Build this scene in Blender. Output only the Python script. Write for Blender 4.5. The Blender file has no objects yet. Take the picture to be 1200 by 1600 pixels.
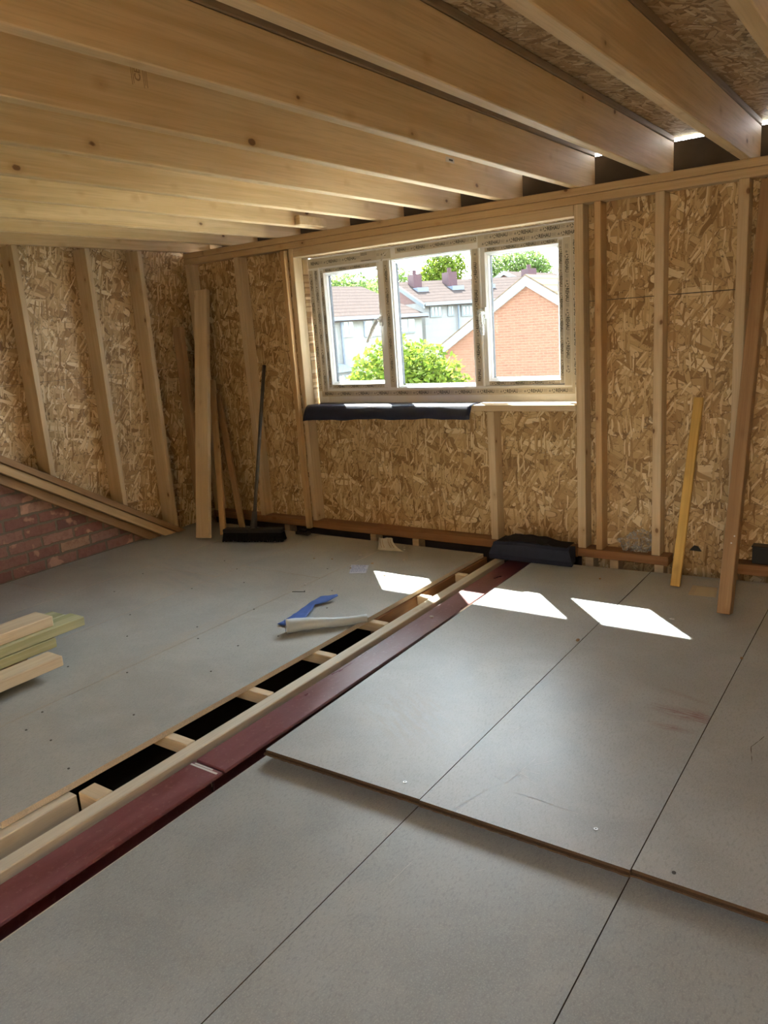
import bpy, bmesh, math, random
from mathutils import Vector, Matrix, Euler
random.seed(7)
D = bpy.data; SC = bpy.context.scene; COL = SC.collection

# ------------------------------------------------------------------ camera
YAW, PIT, ROL, F = -0.619079751, 0.233400724, 0.0720220665, 1204.9781
CH = 1.34
fw = Vector((math.sin(YAW)*math.cos(PIT), math.cos(YAW)*math.cos(PIT), -math.sin(PIT)))
rt0 = Vector((math.cos(YAW), -math.sin(YAW), 0)); dn0 = fw.cross(rt0)
rt = math.cos(ROL)*rt0 + math.sin(ROL)*dn0; dn = -math.sin(ROL)*rt0 + math.cos(ROL)*dn0
cam = D.objects.new('camera', D.cameras.new('camera')); COL.objects.link(cam)
cam.matrix_world = Matrix(((rt.x, -dn.x, -fw.x, 0), (rt.y, -dn.y, -fw.y, 0), (rt.z, -dn.z, -fw.z, CH), (0, 0, 0, 1)))
cam.data.sensor_fit = 'VERTICAL'; cam.data.sensor_height = 32.0; cam.data.lens = F/1600*32.0
cam.data.clip_start = 0.05; cam.data.clip_end = 500
SC.camera = cam

# ------------------------------------------------------------------ world, sun, daylight
W = D.worlds.new('sky'); SC.world = W; W.use_nodes = True
nt = W.node_tree; bg = nt.nodes['Background']
tc = nt.nodes.new('ShaderNodeTexCoord'); sp = nt.nodes.new('ShaderNodeSeparateXYZ'); cr = nt.nodes.new('ShaderNodeValToRGB')
nt.links.new(tc.outputs['Generated'], sp.inputs[0]); nt.links.new(sp.outputs['Z'], cr.inputs[0]); nt.links.new(cr.outputs[0], bg.inputs[0])
cr.color_ramp.elements[0].position = 0.0; cr.color_ramp.elements[0].color = (1.0, 1.0, 1.0, 1)
cr.color_ramp.elements[1].position = 0.7; cr.color_ramp.elements[1].color = (0.74, 0.86, 1.0, 1)
SKY = 19.0
bg.inputs[1].default_value = SKY
sun = D.objects.new('sun', D.lights.new('sun', 'SUN')); COL.objects.link(sun)
sun.data.energy = 165.0; sun.data.angle = 0.009; sun.data.color = (1.0, 0.95, 0.86)
sun.rotation_euler = Vector((0.95, -1.0, -1.43)).to_track_quat('-Z', 'Y').to_euler()
def area(name, loc, direction, sx, sy, power, color=(1, 1, 1), portal=False):
    l = D.lights.new(name, 'AREA'); l.shape = 'RECTANGLE'; l.size = sx; l.size_y = sy; l.energy = power; l.color = color
    o = D.objects.new(name, l); COL.objects.link(o); o.location = loc
    o.rotation_euler = Vector(direction).to_track_quat('-Z', 'Y').to_euler()
    if portal: l.cycles.is_portal = True
    return o
area('window_portal', (-2.48, 4.24, 1.34), (0, -1, 0), 1.9, 1.0, 1, portal=True)
area('fill_opening_portal', (-0.25, -1.6, 2.22), (0, 0, -1), 1.0, 0.8, 1, portal=True)  # samples sky through the fill-light opening added in the roof deck
VS = SC.view_settings
VS.view_transform = 'Standard'; VS.look = 'None'; VS.gamma = 1.0; VS.use_curve_mapping = False; VS.exposure = 0.68

# ------------------------------------------------------------------ node helpers
class N:
    def __init__(s, name):
        s.m = D.materials.new(name); s.m.use_nodes = True; s.t = s.m.node_tree
        s.b = s.t.nodes['Principled BSDF']; s.out = s.t.nodes['Material Output']
    def n(s, kind, **kw):
        x = s.t.nodes.new('ShaderNode'+kind)
        for k, v in kw.items(): setattr(x, k, v)
        return x
    def l(s, a, b): s.t.links.new(a, b)
    def put(s, sock, v):
        if v is None: return
        if isinstance(v, bpy.types.NodeSocket): s.l(v, sock)
        else: sock.default_value = v
    def math(s, op, a, b=None, c=None, clamp=False):
        x = s.n('Math', operation=op); x.use_clamp = clamp
        s.put(x.inputs[0], a); s.put(x.inputs[1], b)
        if c is not None: s.put(x.inputs[2], c)
        return x.outputs[0]
    def vmath(s, op, a, b):
        x = s.n('VectorMath', operation=op); s.put(x.inputs[0], a); s.put(x.inputs[1], b); return x.outputs[0]
    def noise(s, vec, scale=5, detail=4, rough=0.5, dist=0.0):
        x = s.n('TexNoise'); s.l(vec, x.inputs['Vector']); x.inputs['Scale'].default_value = scale
        x.inputs['Detail'].default_value = detail; x.inputs['Roughness'].default_value = rough; x.inputs['Distortion'].default_value = dist
        return x.outputs['Fac']
    def map(s, vec, scale=(1, 1, 1), rot=(0, 0, 0), loc=(0, 0, 0)):
        x = s.n('Mapping'); s.l(vec, x.inputs[0]); x.inputs['Scale'].default_value = scale; x.inputs['Rotation'].default_value = rot; x.inputs['Location'].default_value = loc
        return x.outputs[0]
    def ramp(s, fac, stops):
        x = s.n('ValToRGB'); s.l(fac, x.inputs[0]); e = x.color_ramp.elements
        while len(e) < len(stops): e.new(0.5)
        for i, (p, c) in enumerate(stops):
            e[i].position = p; e[i].color = (c, c, c, 1) if isinstance(c, (int, float)) else (*c, 1)
        return x.outputs[0]
    def mix(s, fac, a, b, mode='MIX'):
        x = s.n('Mix', data_type='RGBA', blend_type=mode)
        s.put(x.inputs[0], fac)
        for i, v in ((6, a), (7, b)):
            if isinstance(v, tuple): v = (*v, 1) if len(v) == 3 else v
            s.put(x.inputs[i], v)
        return x.outputs[2]
    def step(s, v, lo, hi):
        x = s.n('MapRange'); x.interpolation_type = 'SMOOTHSTEP'; s.put(x.inputs[0], v)
        x.inputs[1].default_value = lo; x.inputs[2].default_value = hi; x.inputs[3].default_value = 0; x.inputs[4].default_value = 1
        return x.outputs[0]
    def bump(s, h, strength=0.2, dist=0.002):
        x = s.n('Bump'); x.inputs['Strength'].default_value = strength; x.inputs['Distance'].default_value = dist
        s.l(h, x.inputs['Height']); s.l(x.outputs[0], s.b.inputs['Normal'])
    def fin(s, col, rough=0.6, spec=0.4, metal=0.0):
        if isinstance(col, tuple): col = (*col, 1)
        s.put(s.b.inputs['Base Color'], col); s.put(s.b.inputs['Roughness'], rough)
        s.b.inputs['Specular IOR Level'].default_value = spec; s.b.inputs['Metallic'].default_value = metal
        return s.m

def objvec(n, rnd=True):
    v = n.n('TexCoord').outputs['Object']
    if rnd:
        r = n.n('ObjectInfo').outputs['Random']
        c = n.n('CombineXYZ'); n.l(n.math('MULTIPLY', r, 37.0), c.inputs[0]); n.l(n.math('MULTIPLY', r, 91.0), c.inputs[1]); n.l(n.math('MULTIPLY', r, 53.0), c.inputs[2])
        v = n.vmath('ADD', v, c.outputs[0])
    return v

def wood(name, light, dark, knot=(0.13, 0.055, 0.02), knots=1.0, rough=0.62, contrast=1.0):
    n = N(name); v = objvec(n)
    warp = n.n('TexNoise'); n.l(n.map(v, (1.3, 4, 4)), warp.inputs['Vector']); warp.inputs['Scale'].default_value = 1.0; warp.inputs['Detail'].default_value = 1
    g1 = n.noise(n.map(v, (0.9, 22, 22)), 1.0, 3, 0.55, 0.6)
    g2 = n.noise(n.map(v, (5, 150, 150)), 1.0, 2, 0.6)
    big = n.noise(v, 2.2, 2, 0.5)
    c = n.mix(n.step(g1, 0.5-0.22/contrast, 0.5+0.22/contrast), light, dark)
    c = n.mix(n.math('MULTIPLY', n.step(g2, 0.45, 0.7), 0.28), c, tuple(x*0.7 for x in dark))
    c = n.mix(n.math('MULTIPLY', n.step(big, 0.45, 0.7), 0.35), c, tuple(x*y for x, y in zip(dark, (0.92, 0.88, 0.8))))
    if knots:
        vo = n.n('TexVoronoi'); n.l(n.map(v, (5.6, 9.5, 9.5)), vo.inputs['Vector']); vo.inputs['Scale'].default_value = 1.0
        wob = n.math('MULTIPLY', n.noise(v, 40, 1), 0.07)
        d = n.math('ADD', vo.outputs['Distance'], wob)
        sep = n.n('SeparateColor'); n.l(vo.outputs['Color'], sep.inputs[0])
        size = n.math('MULTIPLY', sep.outputs[0], 0.11*knots)
        core = n.math('SUBTRACT', 1.0, n.step(n.math('SUBTRACT', d, size), 0.005, 0.055))
        halo = n.math('SUBTRACT', 1.0, n.step(n.math('SUBTRACT', d, size), 0.03, 0.22))
        c = n.mix(n.math('MULTIPLY', halo, 0.45), c, tuple(x*y for x, y in zip(dark, (0.72, 0.6, 0.5))))
        c = n.mix(n.math('MULTIPLY', core, 0.85), c, knot)
    n.bump(g2, 0.12, 0.001)
    return n.fin(c, rough, 0.3)

def osb(name, axes, tint=(1, 1, 1), seed=0):
    n = N(name); v = n.n('TexCoord').outputs['Object']
    s = n.n('SeparateXYZ'); n.l(v, s.inputs[0]); c = n.n('CombineXYZ')
    n.l(s.outputs[axes[0]], c.inputs[0]); n.l(s.outputs[axes[1]], c.inputs[1]); u = c.outputs[0]
    wn = n.n('TexNoise'); n.l(u, wn.inputs['Vector']); wn.inputs['Scale'].default_value = 9; wn.inputs['Detail'].default_value = 2
    u = n.vmath('ADD', u, n.vmath('SCALE', n.vmath('SUBTRACT', wn.outputs['Color'], (0.5, 0.5, 0.5)), None) if False else n.map(n.vmath('SUBTRACT', wn.outputs['Color'], (0.5, 0.5, 0.5)), (0.030, 0.030, 0)))
    rnd = random.Random(seed); fine = n.noise(n.map(u, (60, 60, 1)), 1.0, 3, 0.6)
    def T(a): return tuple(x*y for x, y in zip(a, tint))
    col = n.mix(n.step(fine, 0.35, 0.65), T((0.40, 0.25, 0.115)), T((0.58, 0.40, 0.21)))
    hgt = n.math('MULTIPLY', fine, 0.3)
    base = [0.2, 1.45, 2.6, 0.8, 2.0, 3.0, 1.1, 0.45, 2.3, 1.7]
    for i, a in enumerate(base):
        a += rnd.uniform(-0.22, 0.22)
        L, Wd = (0.10, 0.020) if i < 3 else ((0.18, 0.046) if i < 6 else ((0.15, 0.030) if i < 8 else (0.11, 0.012)))
        cov = 0.5 if i < 6 else 0.34
        m = n.map(u, (1/L, 1/Wd, 1), (0, 0, 0), (rnd.uniform(0, 50), rnd.uniform(0, 50), 0))
        r = n.n('VectorRotate', rotation_type='Z_AXIS'); n.l(u, r.inputs['Vector']); r.inputs['Angle'].default_value = a
        n.l(r.outputs[0], m.node.inputs[0])
        vo = n.n('TexVoronoi', voronoi_dimensions='2D', distance='MINKOWSKI'); n.l(m, vo.inputs['Vector']); vo.inputs['Scale'].default_value = 1.0
        vo.inputs['Exponent'].default_value = 3.0; vo.inputs['Randomness'].default_value = 0.9
        sc = n.n('SeparateColor'); n.l(vo.outputs['Color'], sc.inputs[0])
        on = n.math('MULTIPLY', n.math('LESS_THAN', sc.outputs[0], cov), n.math('LESS_THAN', vo.outputs['Distance'], n.math('MULTIPLY_ADD', sc.outputs[2], 0.16, 0.36)))
        shadow = n.math('MULTIPLY', n.math('LESS_THAN', sc.outputs[0], cov), n.math('LESS_THAN', vo.outputs['Distance'], n.math('MULTIPLY_ADD', sc.outputs[2], 0.16, 0.43)))
        fl = n.ramp(sc.outputs[1], [(0.0, T((0.22, 0.12, 0.045))), (0.10, T((0.36, 0.215, 0.09))), (0.4, T((0.54, 0.37, 0.185))), (0.75, T((0.69, 0.51, 0.285))), (1.0, T((0.86, 0.72, 0.49)))])
        fg = n.noise(n.map(m, (0.6, 5, 1)), 1.0, 1)
        fl = n.mix(n.math('MULTIPLY', fg, 0.35), fl, T((0.45, 0.28, 0.13)))
        col = n.mix(n.math('MULTIPLY', shadow, 0.55), col, T((0.17, 0.095, 0.04)))
        col = n.mix(on, col, fl)
        hgt = n.math('ADD', n.math('MULTIPLY', hgt, n.math('SUBTRACT', 1.0, n.math('MULTIPLY', on, 0.5))), n.math('MULTIPLY', on, n.math('MULTIPLY', sc.outputs[1], 0.6)))
    gaps = n.noise(n.map(u, (38, 62, 1), (0, 0, 0.7)), 1.0, 2, 0.6)
    col = n.mix(n.math('MULTIPLY', n.step(gaps, 0.66, 0.72), 0.75), col, T((0.09, 0.05, 0.025)))
    n.bump(hgt, 0.25, 0.0015)
    return n.fin(col, 0.5, 0.35)

def chip(name, stain=None, base=(0.415, 0.400, 0.355), seed=0, sheet=None):
    n = N(name); v = n.n('TexCoord').outputs['Object']
    v = n.map(v, loc=(seed*3.1, seed*1.7, 0)); raw = n.n('TexCoord').outputs['Object']
    sp1 = n.noise(n.map(v, (1, 1, 0.2), (0, 0, 0.4)), 240, 3, 0.75)
    sp2 = n.noise(n.map(v, (150, 60, 1), (0, 0, 0.6)), 1.0, 2, 0.6)
    bl = n.noise(v, 3.2, 6, 0.62, 0.4); bl2 = n.noise(v, 14, 4, 0.6)
    c = n.mix(n.step(bl, 0.3, 0.7), tuple(x*0.86 for x in base), tuple(x*1.08 for x in base))
    c = n.mix(n.math('MULTIPLY', n.step(sp1, 0.50, 0.66), 0.6), c, tuple(min(1, x*1.35) for x in base))
    c = n.mix(n.math('MULTIPLY', n.step(sp2, 0.50, 0.68), 0.5), c, tuple(x*0.72 for x in base))
    c = n.mix(n.math('MULTIPLY', n.step(bl2, 0.55, 0.75), 0.22), c, (base[0]*1.2, base[1]*1.18, base[2]*1.12))
    for s in (stain or []):
        (x, y, sx, sy, ang, color, amt) = s
        m = n.map(raw, (1, 1, 1)); mv = n.vmath('SUBTRACT', raw, (x, y, 0))
        r = n.n('VectorRotate', rotation_type='Z_AXIS'); n.l(mv, r.inputs['Vector']); r.inputs['Angle'].default_value = ang
        ml = n.n('VectorMath', operation='LENGTH'); n.l(n.map(r.outputs[0], (1/sx, 1/sy, 0)), ml.inputs[0])
        st = n.noise(n.map(r.outputs[0], (8/sx*0.12, 8/sy*0.5, 0)), 2.0, 4, 0.7)
        mask = n.math('MULTIPLY', n.math('SUBTRACT', 1.0, n.step(ml.outputs['Value'], 0.15, 1.0)), n.step(st, 0.38, 0.62))
        c = n.mix(n.math('MULTIPLY', mask, amt), c, color)
    n.bump(sp1, 0.06, 0.0005)
    return n.fin(c, n.ramp(bl, [(0.25, 0.37), (0.75, 0.45)]), 0.5)

def flat(name, col, rough=0.6, spec=0.4, metal=0.0, var=0.08, scale=30, bump=0.0):
    n = N(name); v = objvec(n, False)
    f = n.noise(v, scale, 3, 0.6)
    c = n.mix(f, tuple(x*(1-var) for x in col), tuple(min(1, x*(1+var)) for x in col))
    if bump: n.bump(f, bump, 0.004)
    return n.fin(c, rough, spec, metal)

def brick(name, axes, c1, c2, mortar, bw=0.225, rh=0.075, msize=0.012, rough=0.85, bump=0.6, extra=True):
    n = N(name); v = n.n('TexCoord').outputs['Object']; s = n.n('SeparateXYZ'); n.l(v, s.inputs[0])
    c = n.n('CombineXYZ'); n.l(s.outputs[axes[0]], c.inputs[0]); n.l(s.outputs[axes[1]], c.inputs[1]); u = c.outputs[0]
    if extra:
        wn = n.n('TexNoise'); n.l(u, wn.inputs['Vector']); wn.inputs['Scale'].default_value = 22; wn.inputs['Detail'].default_value = 3
        u = n.vmath('ADD', u, n.map(n.vmath('SUBTRACT', wn.outputs['Color'], (0.5, 0.5, 0.5)), (0.02, 0.018, 0)))
    b = n.n('TexBrick'); n.l(u, b.inputs['Vector']); b.inputs['Scale'].default_value = 1.0
    b.inputs['Brick Width'].default_value = bw; b.inputs['Row Height'].default_value = rh; b.inputs['Mortar Size'].default_value = msize
    b.inputs['Mortar Smooth'].default_value = 0.3; b.inputs['Bias'].default_value = 0.0
    b.inputs['Color1'].default_value = (0, 0, 0, 1) if extra else (*c1, 1); b.inputs['Color2'].default_value = (1, 1, 1, 1) if extra else (*c2, 1); b.inputs['Mortar'].default_value = (*mortar, 1)
    col = b.outputs['Color']
    if extra: col = n.ramp(col, [(0.0, (0.16, 0.09, 0.085)), (0.25, (0.28, 0.145, 0.12)), (0.5, (0.36, 0.215, 0.18)), (0.75, (0.25, 0.125, 0.105)), (0.88, (0.36, 0.24, 0.20)), (0.93, (0.48, 0.31, 0.17)), (1.0, (0.42, 0.26, 0.20))])
    f = n.noise(u, 28, 4, 0.65)
    col = n.mix(n.math('MULTIPLY', n.step(f, 0.4, 0.7), 0.45), col, tuple(x*0.62 for x in c1))
    if extra:
        g = n.noise(u, 7, 3, 0.5); col = n.mix(n.math('MULTIPLY', n.step(g, 0.58, 0.64), 0.55), col, tuple(min(1, x*1.7) for x in (c2[0], c2[1]*1.15, c2[2]*1.05)))
        col = n.mix(b.outputs['Fac'], col, mortar)
    h = n.math('SUBTRACT', n.math('MULTIPLY', f, 0.35), b.outputs['Fac'])
    n.bump(h, bump, 0.012 if extra else 0.004)
    return n.fin(col, rough, 0.2)

M = {}
M['joist'] = wood('joist_pine', (0.74, 0.56, 0.335), (0.62, 0.44, 0.235), contrast=1.3)
M['stud'] = wood('stud_pine', (0.69, 0.55, 0.37), (0.57, 0.43, 0.265))
M['stud2'] = wood('orange_pine', (0.62, 0.42, 0.22), (0.50, 0.32, 0.155))
M['plate'] = wood('plate_pine', (0.62, 0.455, 0.265), (0.51, 0.355, 0.19))
M['sole'] = wood('brown_treated_pine', (0.34, 0.18, 0.085), (0.25, 0.125, 0.055))
M['pale'] = wood('pale_spruce', (0.74, 0.62, 0.45), (0.64, 0.50, 0.33), knots=0.6)
M['pale2'] = wood('floor_joist_spruce', (0.70, 0.64, 0.53), (0.60, 0.53, 0.41), knots=0.7)
M['green'] = wood('green_treated_pine', (0.50, 0.49, 0.30), (0.36, 0.36, 0.20), knots=0.6, contrast=1.6)
M['yellow'] = wood('yellow_treated_pine', (0.68, 0.45, 0.14), (0.54, 0.34, 0.095), knots=0.5)
M['brown'] = wood('brown_pine', (0.40, 0.26, 0.14), (0.30, 0.18, 0.09))
M['firring'] = wood('firring_wood', (0.30, 0.22, 0.14), (0.22, 0.155, 0.095), knots=0)
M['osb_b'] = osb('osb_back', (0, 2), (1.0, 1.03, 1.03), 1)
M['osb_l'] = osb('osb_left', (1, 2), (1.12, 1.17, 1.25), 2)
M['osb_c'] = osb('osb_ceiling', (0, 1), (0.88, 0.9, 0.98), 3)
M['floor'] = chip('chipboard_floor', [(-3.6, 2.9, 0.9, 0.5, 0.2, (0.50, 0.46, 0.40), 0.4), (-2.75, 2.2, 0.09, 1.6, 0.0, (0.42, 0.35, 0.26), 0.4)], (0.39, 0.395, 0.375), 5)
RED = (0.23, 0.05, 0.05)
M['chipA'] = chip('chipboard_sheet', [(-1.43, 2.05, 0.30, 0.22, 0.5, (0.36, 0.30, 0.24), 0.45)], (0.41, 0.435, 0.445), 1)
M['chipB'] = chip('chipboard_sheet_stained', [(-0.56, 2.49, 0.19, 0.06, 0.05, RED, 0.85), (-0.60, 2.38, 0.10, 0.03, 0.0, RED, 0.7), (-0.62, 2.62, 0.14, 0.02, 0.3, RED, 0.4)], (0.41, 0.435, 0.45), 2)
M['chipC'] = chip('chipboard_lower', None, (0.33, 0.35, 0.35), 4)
M['chipedge'] = flat('chipboard_edge', (0.085, 0.055, 0.033), 0.9, 0.2, var=0.5, scale=260)  # edge colour darkened for shade at the raised step; scrape uses it too
M['chipcut'] = flat('chipboard_cut_edge', (0.62, 0.54, 0.43), 0.9, 0.2, var=0.55, scale=330)
def steelmat():
    n = N('red_oxide_steel'); v = n.n('TexCoord').outputs['Object']
    f = n.noise(n.map(v, (9, 2.2, 1)), 1.0, 5, 0.6, 0.5); g = n.noise(v, 60, 3, 0.6)
    c = n.mix(n.step(f, 0.35, 0.68), (0.135, 0.032, 0.038), (0.20, 0.072, 0.088))
    c = n.mix(n.math('MULTIPLY', n.step(g, 0.55, 0.75), 0.35), c, (0.36, 0.22, 0.22))
    n.bump(g, 0.08, 0.0008)
    return n.fin(c, n.ramp(f, [(0.3, 0.26), (0.7, 0.38)]), 0.75)
M['steel'] = steelmat()
M['scuff'] = flat('white_scuff', (0.62, 0.60, 0.57), 0.8)
M['scratch'] = flat('pale_scratch', (0.66, 0.66, 0.64), 0.8)
M['scratchd'] = flat('faint_scratch', (0.56, 0.56, 0.54), 0.8)
M['brick'] = brick('old_red_brick', (1, 2), (0.30, 0.13, 0.105), (0.42, 0.22, 0.17), (0.20, 0.165, 0.13), 0.225, 0.075, 0.0085)
M['darkboard'] = flat('dark_fascia', (0.075, 0.06, 0.05), 0.8, var=0.3, scale=8)
M['void'] = flat('void_shade', (0.05, 0.04, 0.03), 0.95, var=0.3)
M['insul'] = flat('yellow_mineral_wool', (0.48, 0.38, 0.10), 1.0, 0.1, var=0.5, scale=60, bump=0.8)
M['upvc'] = flat('white_upvc', (0.80, 0.81, 0.82), 0.3, 0.5, var=0.01)
M['film'] = flat('protective_film', (0.58, 0.54, 0.46), 0.42, 0.5, var=0.07, scale=18)
M['film2'] = flat('pale_protective_film', (0.62, 0.60, 0.56), 0.3, 0.5, var=0.06, scale=18)
M['ink'] = flat('black_print', (0.03, 0.03, 0.03), 0.5)
M['inkgrey'] = flat('grey_print', (0.30, 0.28, 0.25), 0.5)
M['gasket'] = flat('black_gasket', (0.02, 0.022, 0.03), 0.6)
M['spacer'] = flat('glass_spacer', (0.010, 0.013, 0.02), 0.6, 0.1)
M['navy'] = flat('navy_membrane', (0.012, 0.018, 0.048), 0.42, 0.5, var=0.3, scale=12)
M['navyfelt'] = flat('navy_foam', (0.020, 0.026, 0.050), 0.7, 0.3, var=0.3, scale=40, bump=0.1)
M['blackfelt'] = flat('black_felt', (0.018, 0.016, 0.015), 0.85, 0.2, var=0.4, scale=30, bump=0.3)
M['white'] = flat('white_paint', (0.72, 0.73, 0.74), 0.4)
M['bluefab'] = flat('blue_cloth', (0.06, 0.13, 0.42), 0.6, 0.3, var=0.3, scale=25)
M['tube'] = flat('pale_wrapped_foam', (0.50, 0.56, 0.60), 0.35, 0.5, var=0.12, scale=18, bump=0.3)
M['paper'] = flat('printed_paper', (0.66, 0.70, 0.80), 0.7, var=0.05)
M['blueprint'] = flat('blue_print', (0.22, 0.28, 0.52), 0.7)
M['beige'] = flat('manila_paper', (0.62, 0.55, 0.41), 0.8, var=0.05)
M['cream'] = flat('cream_paper', (0.56, 0.50, 0.39), 0.75, var=0.08)
M['metal'] = flat('zinc_screw', (0.62, 0.62, 0.62), 0.35, metal=0.9)
M['darkmetal'] = flat('dark_screw', (0.09, 0.08, 0.07), 0.5, metal=0.4)
M['black'] = flat('black_plastic', (0.012, 0.012, 0.012), 0.5)
M['bristle'] = flat('broom_bristle', (0.010, 0.009, 0.009), 0.9, 0.2, var=0.4, scale=200, bump=0.5)
M['chipw'] = flat('white_plaster_chip', (0.60, 0.57, 0.52), 0.8)
M['wshav'] = flat('wood_shaving', (0.48, 0.33, 0.18), 0.8)
M['label'] = flat('small_label', (0.55, 0.50, 0.42), 0.6)
def glassm():
    n = N('window_glass'); t = n.t
    tr = n.n('BsdfTransparent'); gl = n.n('BsdfGlossy'); gl.inputs['Roughness'].default_value = 0.02
    tr.inputs[0].default_value = (0.93, 0.96, 0.95, 1)
    fr = n.n('Fresnel'); fr.inputs[0].default_value = 1.45; mx = n.n('MixShader')
    n.l(n.math('MULTIPLY', fr.outputs[0], 0.8), mx.inputs[0]); n.l(tr.outputs[0], mx.inputs[1]); n.l(gl.outputs[0], mx.inputs[2]); n.l(mx.outputs[0], n.out.inputs[0])
    return n.m
M['glass'] = glassm()
def bagm():
    n = N('clear_polythene'); tr = n.n('BsdfTransparent'); tr.inputs[0].default_value = (0.9, 0.9, 0.88, 1)
    gl = n.n('BsdfPrincipled'); gl.inputs['Base Color'].default_value = (0.9, 0.89, 0.86, 1); gl.inputs['Roughness'].default_value = 0.25
    f = n.noise(n.n('TexCoord').outputs['Object'], 45, 3, 0.6, 1.0); mx = n.n('MixShader')
    n.l(n.ramp(f, [(0.42, 0.04), (0.66, 0.38)]), mx.inputs[0]); n.l(tr.outputs[0], mx.inputs[1]); n.l(gl.outputs[0], mx.inputs[2]); n.l(mx.outputs[0], n.out.inputs[0])
    return n.m
M['bag'] = bagm()
# outdoors
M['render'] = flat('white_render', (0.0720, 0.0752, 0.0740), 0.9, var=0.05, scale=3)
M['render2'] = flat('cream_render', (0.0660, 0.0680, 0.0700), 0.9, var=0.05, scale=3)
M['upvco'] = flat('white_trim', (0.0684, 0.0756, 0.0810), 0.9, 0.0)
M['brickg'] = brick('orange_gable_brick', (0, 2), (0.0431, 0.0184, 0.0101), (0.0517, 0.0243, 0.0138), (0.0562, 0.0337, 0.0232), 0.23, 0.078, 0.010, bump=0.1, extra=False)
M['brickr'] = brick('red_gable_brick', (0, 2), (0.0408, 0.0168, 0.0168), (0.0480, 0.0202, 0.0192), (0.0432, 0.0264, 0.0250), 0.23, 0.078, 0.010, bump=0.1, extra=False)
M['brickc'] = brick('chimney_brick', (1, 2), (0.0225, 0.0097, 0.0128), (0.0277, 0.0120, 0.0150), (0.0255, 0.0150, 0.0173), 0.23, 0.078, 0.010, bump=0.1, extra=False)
def tiles(name, a, b, sx):
    n = N(name); v = n.n('TexCoord').outputs['Object']; s = n.n('SeparateXYZ'); n.l(v, s.inputs[0])
    # courses follow height (z); rows of tiles
    w = n.math('FRACT', n.math('MULTIPLY', s.outputs[2], sx)); line = n.step(w, 0.0, 0.3)
    f = n.noise(n.map(v, (2, 2, 6)), 2.0, 4, 0.6)
    c = n.mix(f, a, b); c = n.mix(n.math('MULTIPLY', n.math('SUBTRACT', 1.0, line), 0.6), c, tuple(x*0.45 for x in a))
    return n.fin(c, 1.0, 0.0)
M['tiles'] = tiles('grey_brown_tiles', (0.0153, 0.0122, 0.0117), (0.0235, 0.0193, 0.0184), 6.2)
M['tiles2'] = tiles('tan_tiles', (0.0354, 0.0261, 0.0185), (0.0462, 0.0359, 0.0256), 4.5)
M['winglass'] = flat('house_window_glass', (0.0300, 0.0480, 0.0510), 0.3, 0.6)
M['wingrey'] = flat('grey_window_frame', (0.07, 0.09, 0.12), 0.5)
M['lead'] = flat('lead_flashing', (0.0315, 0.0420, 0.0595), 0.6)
M['grass'] = flat('garden_grass', (0.15, 0.15, 0.08), 0.95, var=0.3, scale=2)
M['bounce'] = flat('bounce_ground_pale', (0.70, 0.67, 0.61), 0.9, var=0.1, scale=2)
def leafm(name, a, b):
    n = N(name); f = n.noise(n.n('TexCoord').outputs['Object'], 1.6, 3, 0.6); r = n.n('NewGeometry').outputs['Random Per Island']
    c = n.mix(n.math('MULTIPLY_ADD', r, 0.6, n.math('MULTIPLY', f, 0.4)), a, b)
    n.l(c, n.b.inputs['Base Color']); n.b.inputs['Roughness'].default_value = 0.8; n.b.inputs['Specular IOR Level'].default_value = 0.05
    tl = n.n('BsdfTranslucent'); n.l(c, tl.inputs[0]); mx = n.n('MixShader'); mx.inputs[0].default_value = 0.45
    n.l(n.b.outputs[0], mx.inputs[1]); n.l(tl.outputs[0], mx.inputs[2]); n.l(mx.outputs[0], n.out.inputs[0]); return n.m
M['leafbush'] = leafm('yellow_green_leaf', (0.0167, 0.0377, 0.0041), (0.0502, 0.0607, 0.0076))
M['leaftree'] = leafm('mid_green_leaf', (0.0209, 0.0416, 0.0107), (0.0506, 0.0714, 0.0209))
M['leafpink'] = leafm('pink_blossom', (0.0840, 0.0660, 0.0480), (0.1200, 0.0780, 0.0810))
M['bark'] = flat('bark', (0.16, 0.12, 0.09), 0.95, var=0.3, scale=8)

# ------------------------------------------------------------------ mesh helpers
def tag(o, label=None, cat=None, group=None, kind=None):
    if label: o['label'] = label
    if cat: o['category'] = cat
    if group: o['group'] = group
    if kind: o['kind'] = kind
    return o
def link(name, bm, mat, parent=None, loc=None, rot=None, smooth=False, mats=None):
    me = D.meshes.new(name); bm.normal_update(); bm.to_mesh(me); bm.free()
    for m in (mats or [mat]): me.materials.append(M[m] if isinstance(m, str) else m)
    if smooth:
        for p in me.polygons: p.use_smooth = True
    o = D.objects.new(name, me); COL.objects.link(o)
    if parent: o.parent = parent
    if loc is not None: o.location = loc
    if rot is not None: o.rotation_euler = rot
    return o
def box(bm, x0, x1, y0, y1, z0, z1, mi=0, mat=None):
    vs = [bm.verts.new((x, y, z)) for z in (z0, z1) for y in (y0, y1) for x in (x0, x1)]
    if mat is not None:
        for v in vs: v.co = mat @ v.co
    fs = [(0, 2, 3, 1), (4, 5, 7, 6), (0, 1, 5, 4), (2, 6, 7, 3), (0, 4, 6, 2), (1, 3, 7, 5)]
    r = []
    for f in fs:
        fc = bm.faces.new([vs[i] for i in f]); fc.material_index = mi; r.append(fc)
    return r
def bev(bm, w=0.002, seg=1):
    bmesh.ops.bevel(bm, geom=[e for e in bm.edges], offset=w, segments=seg, affect='EDGES', profile=0.5)
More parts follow.
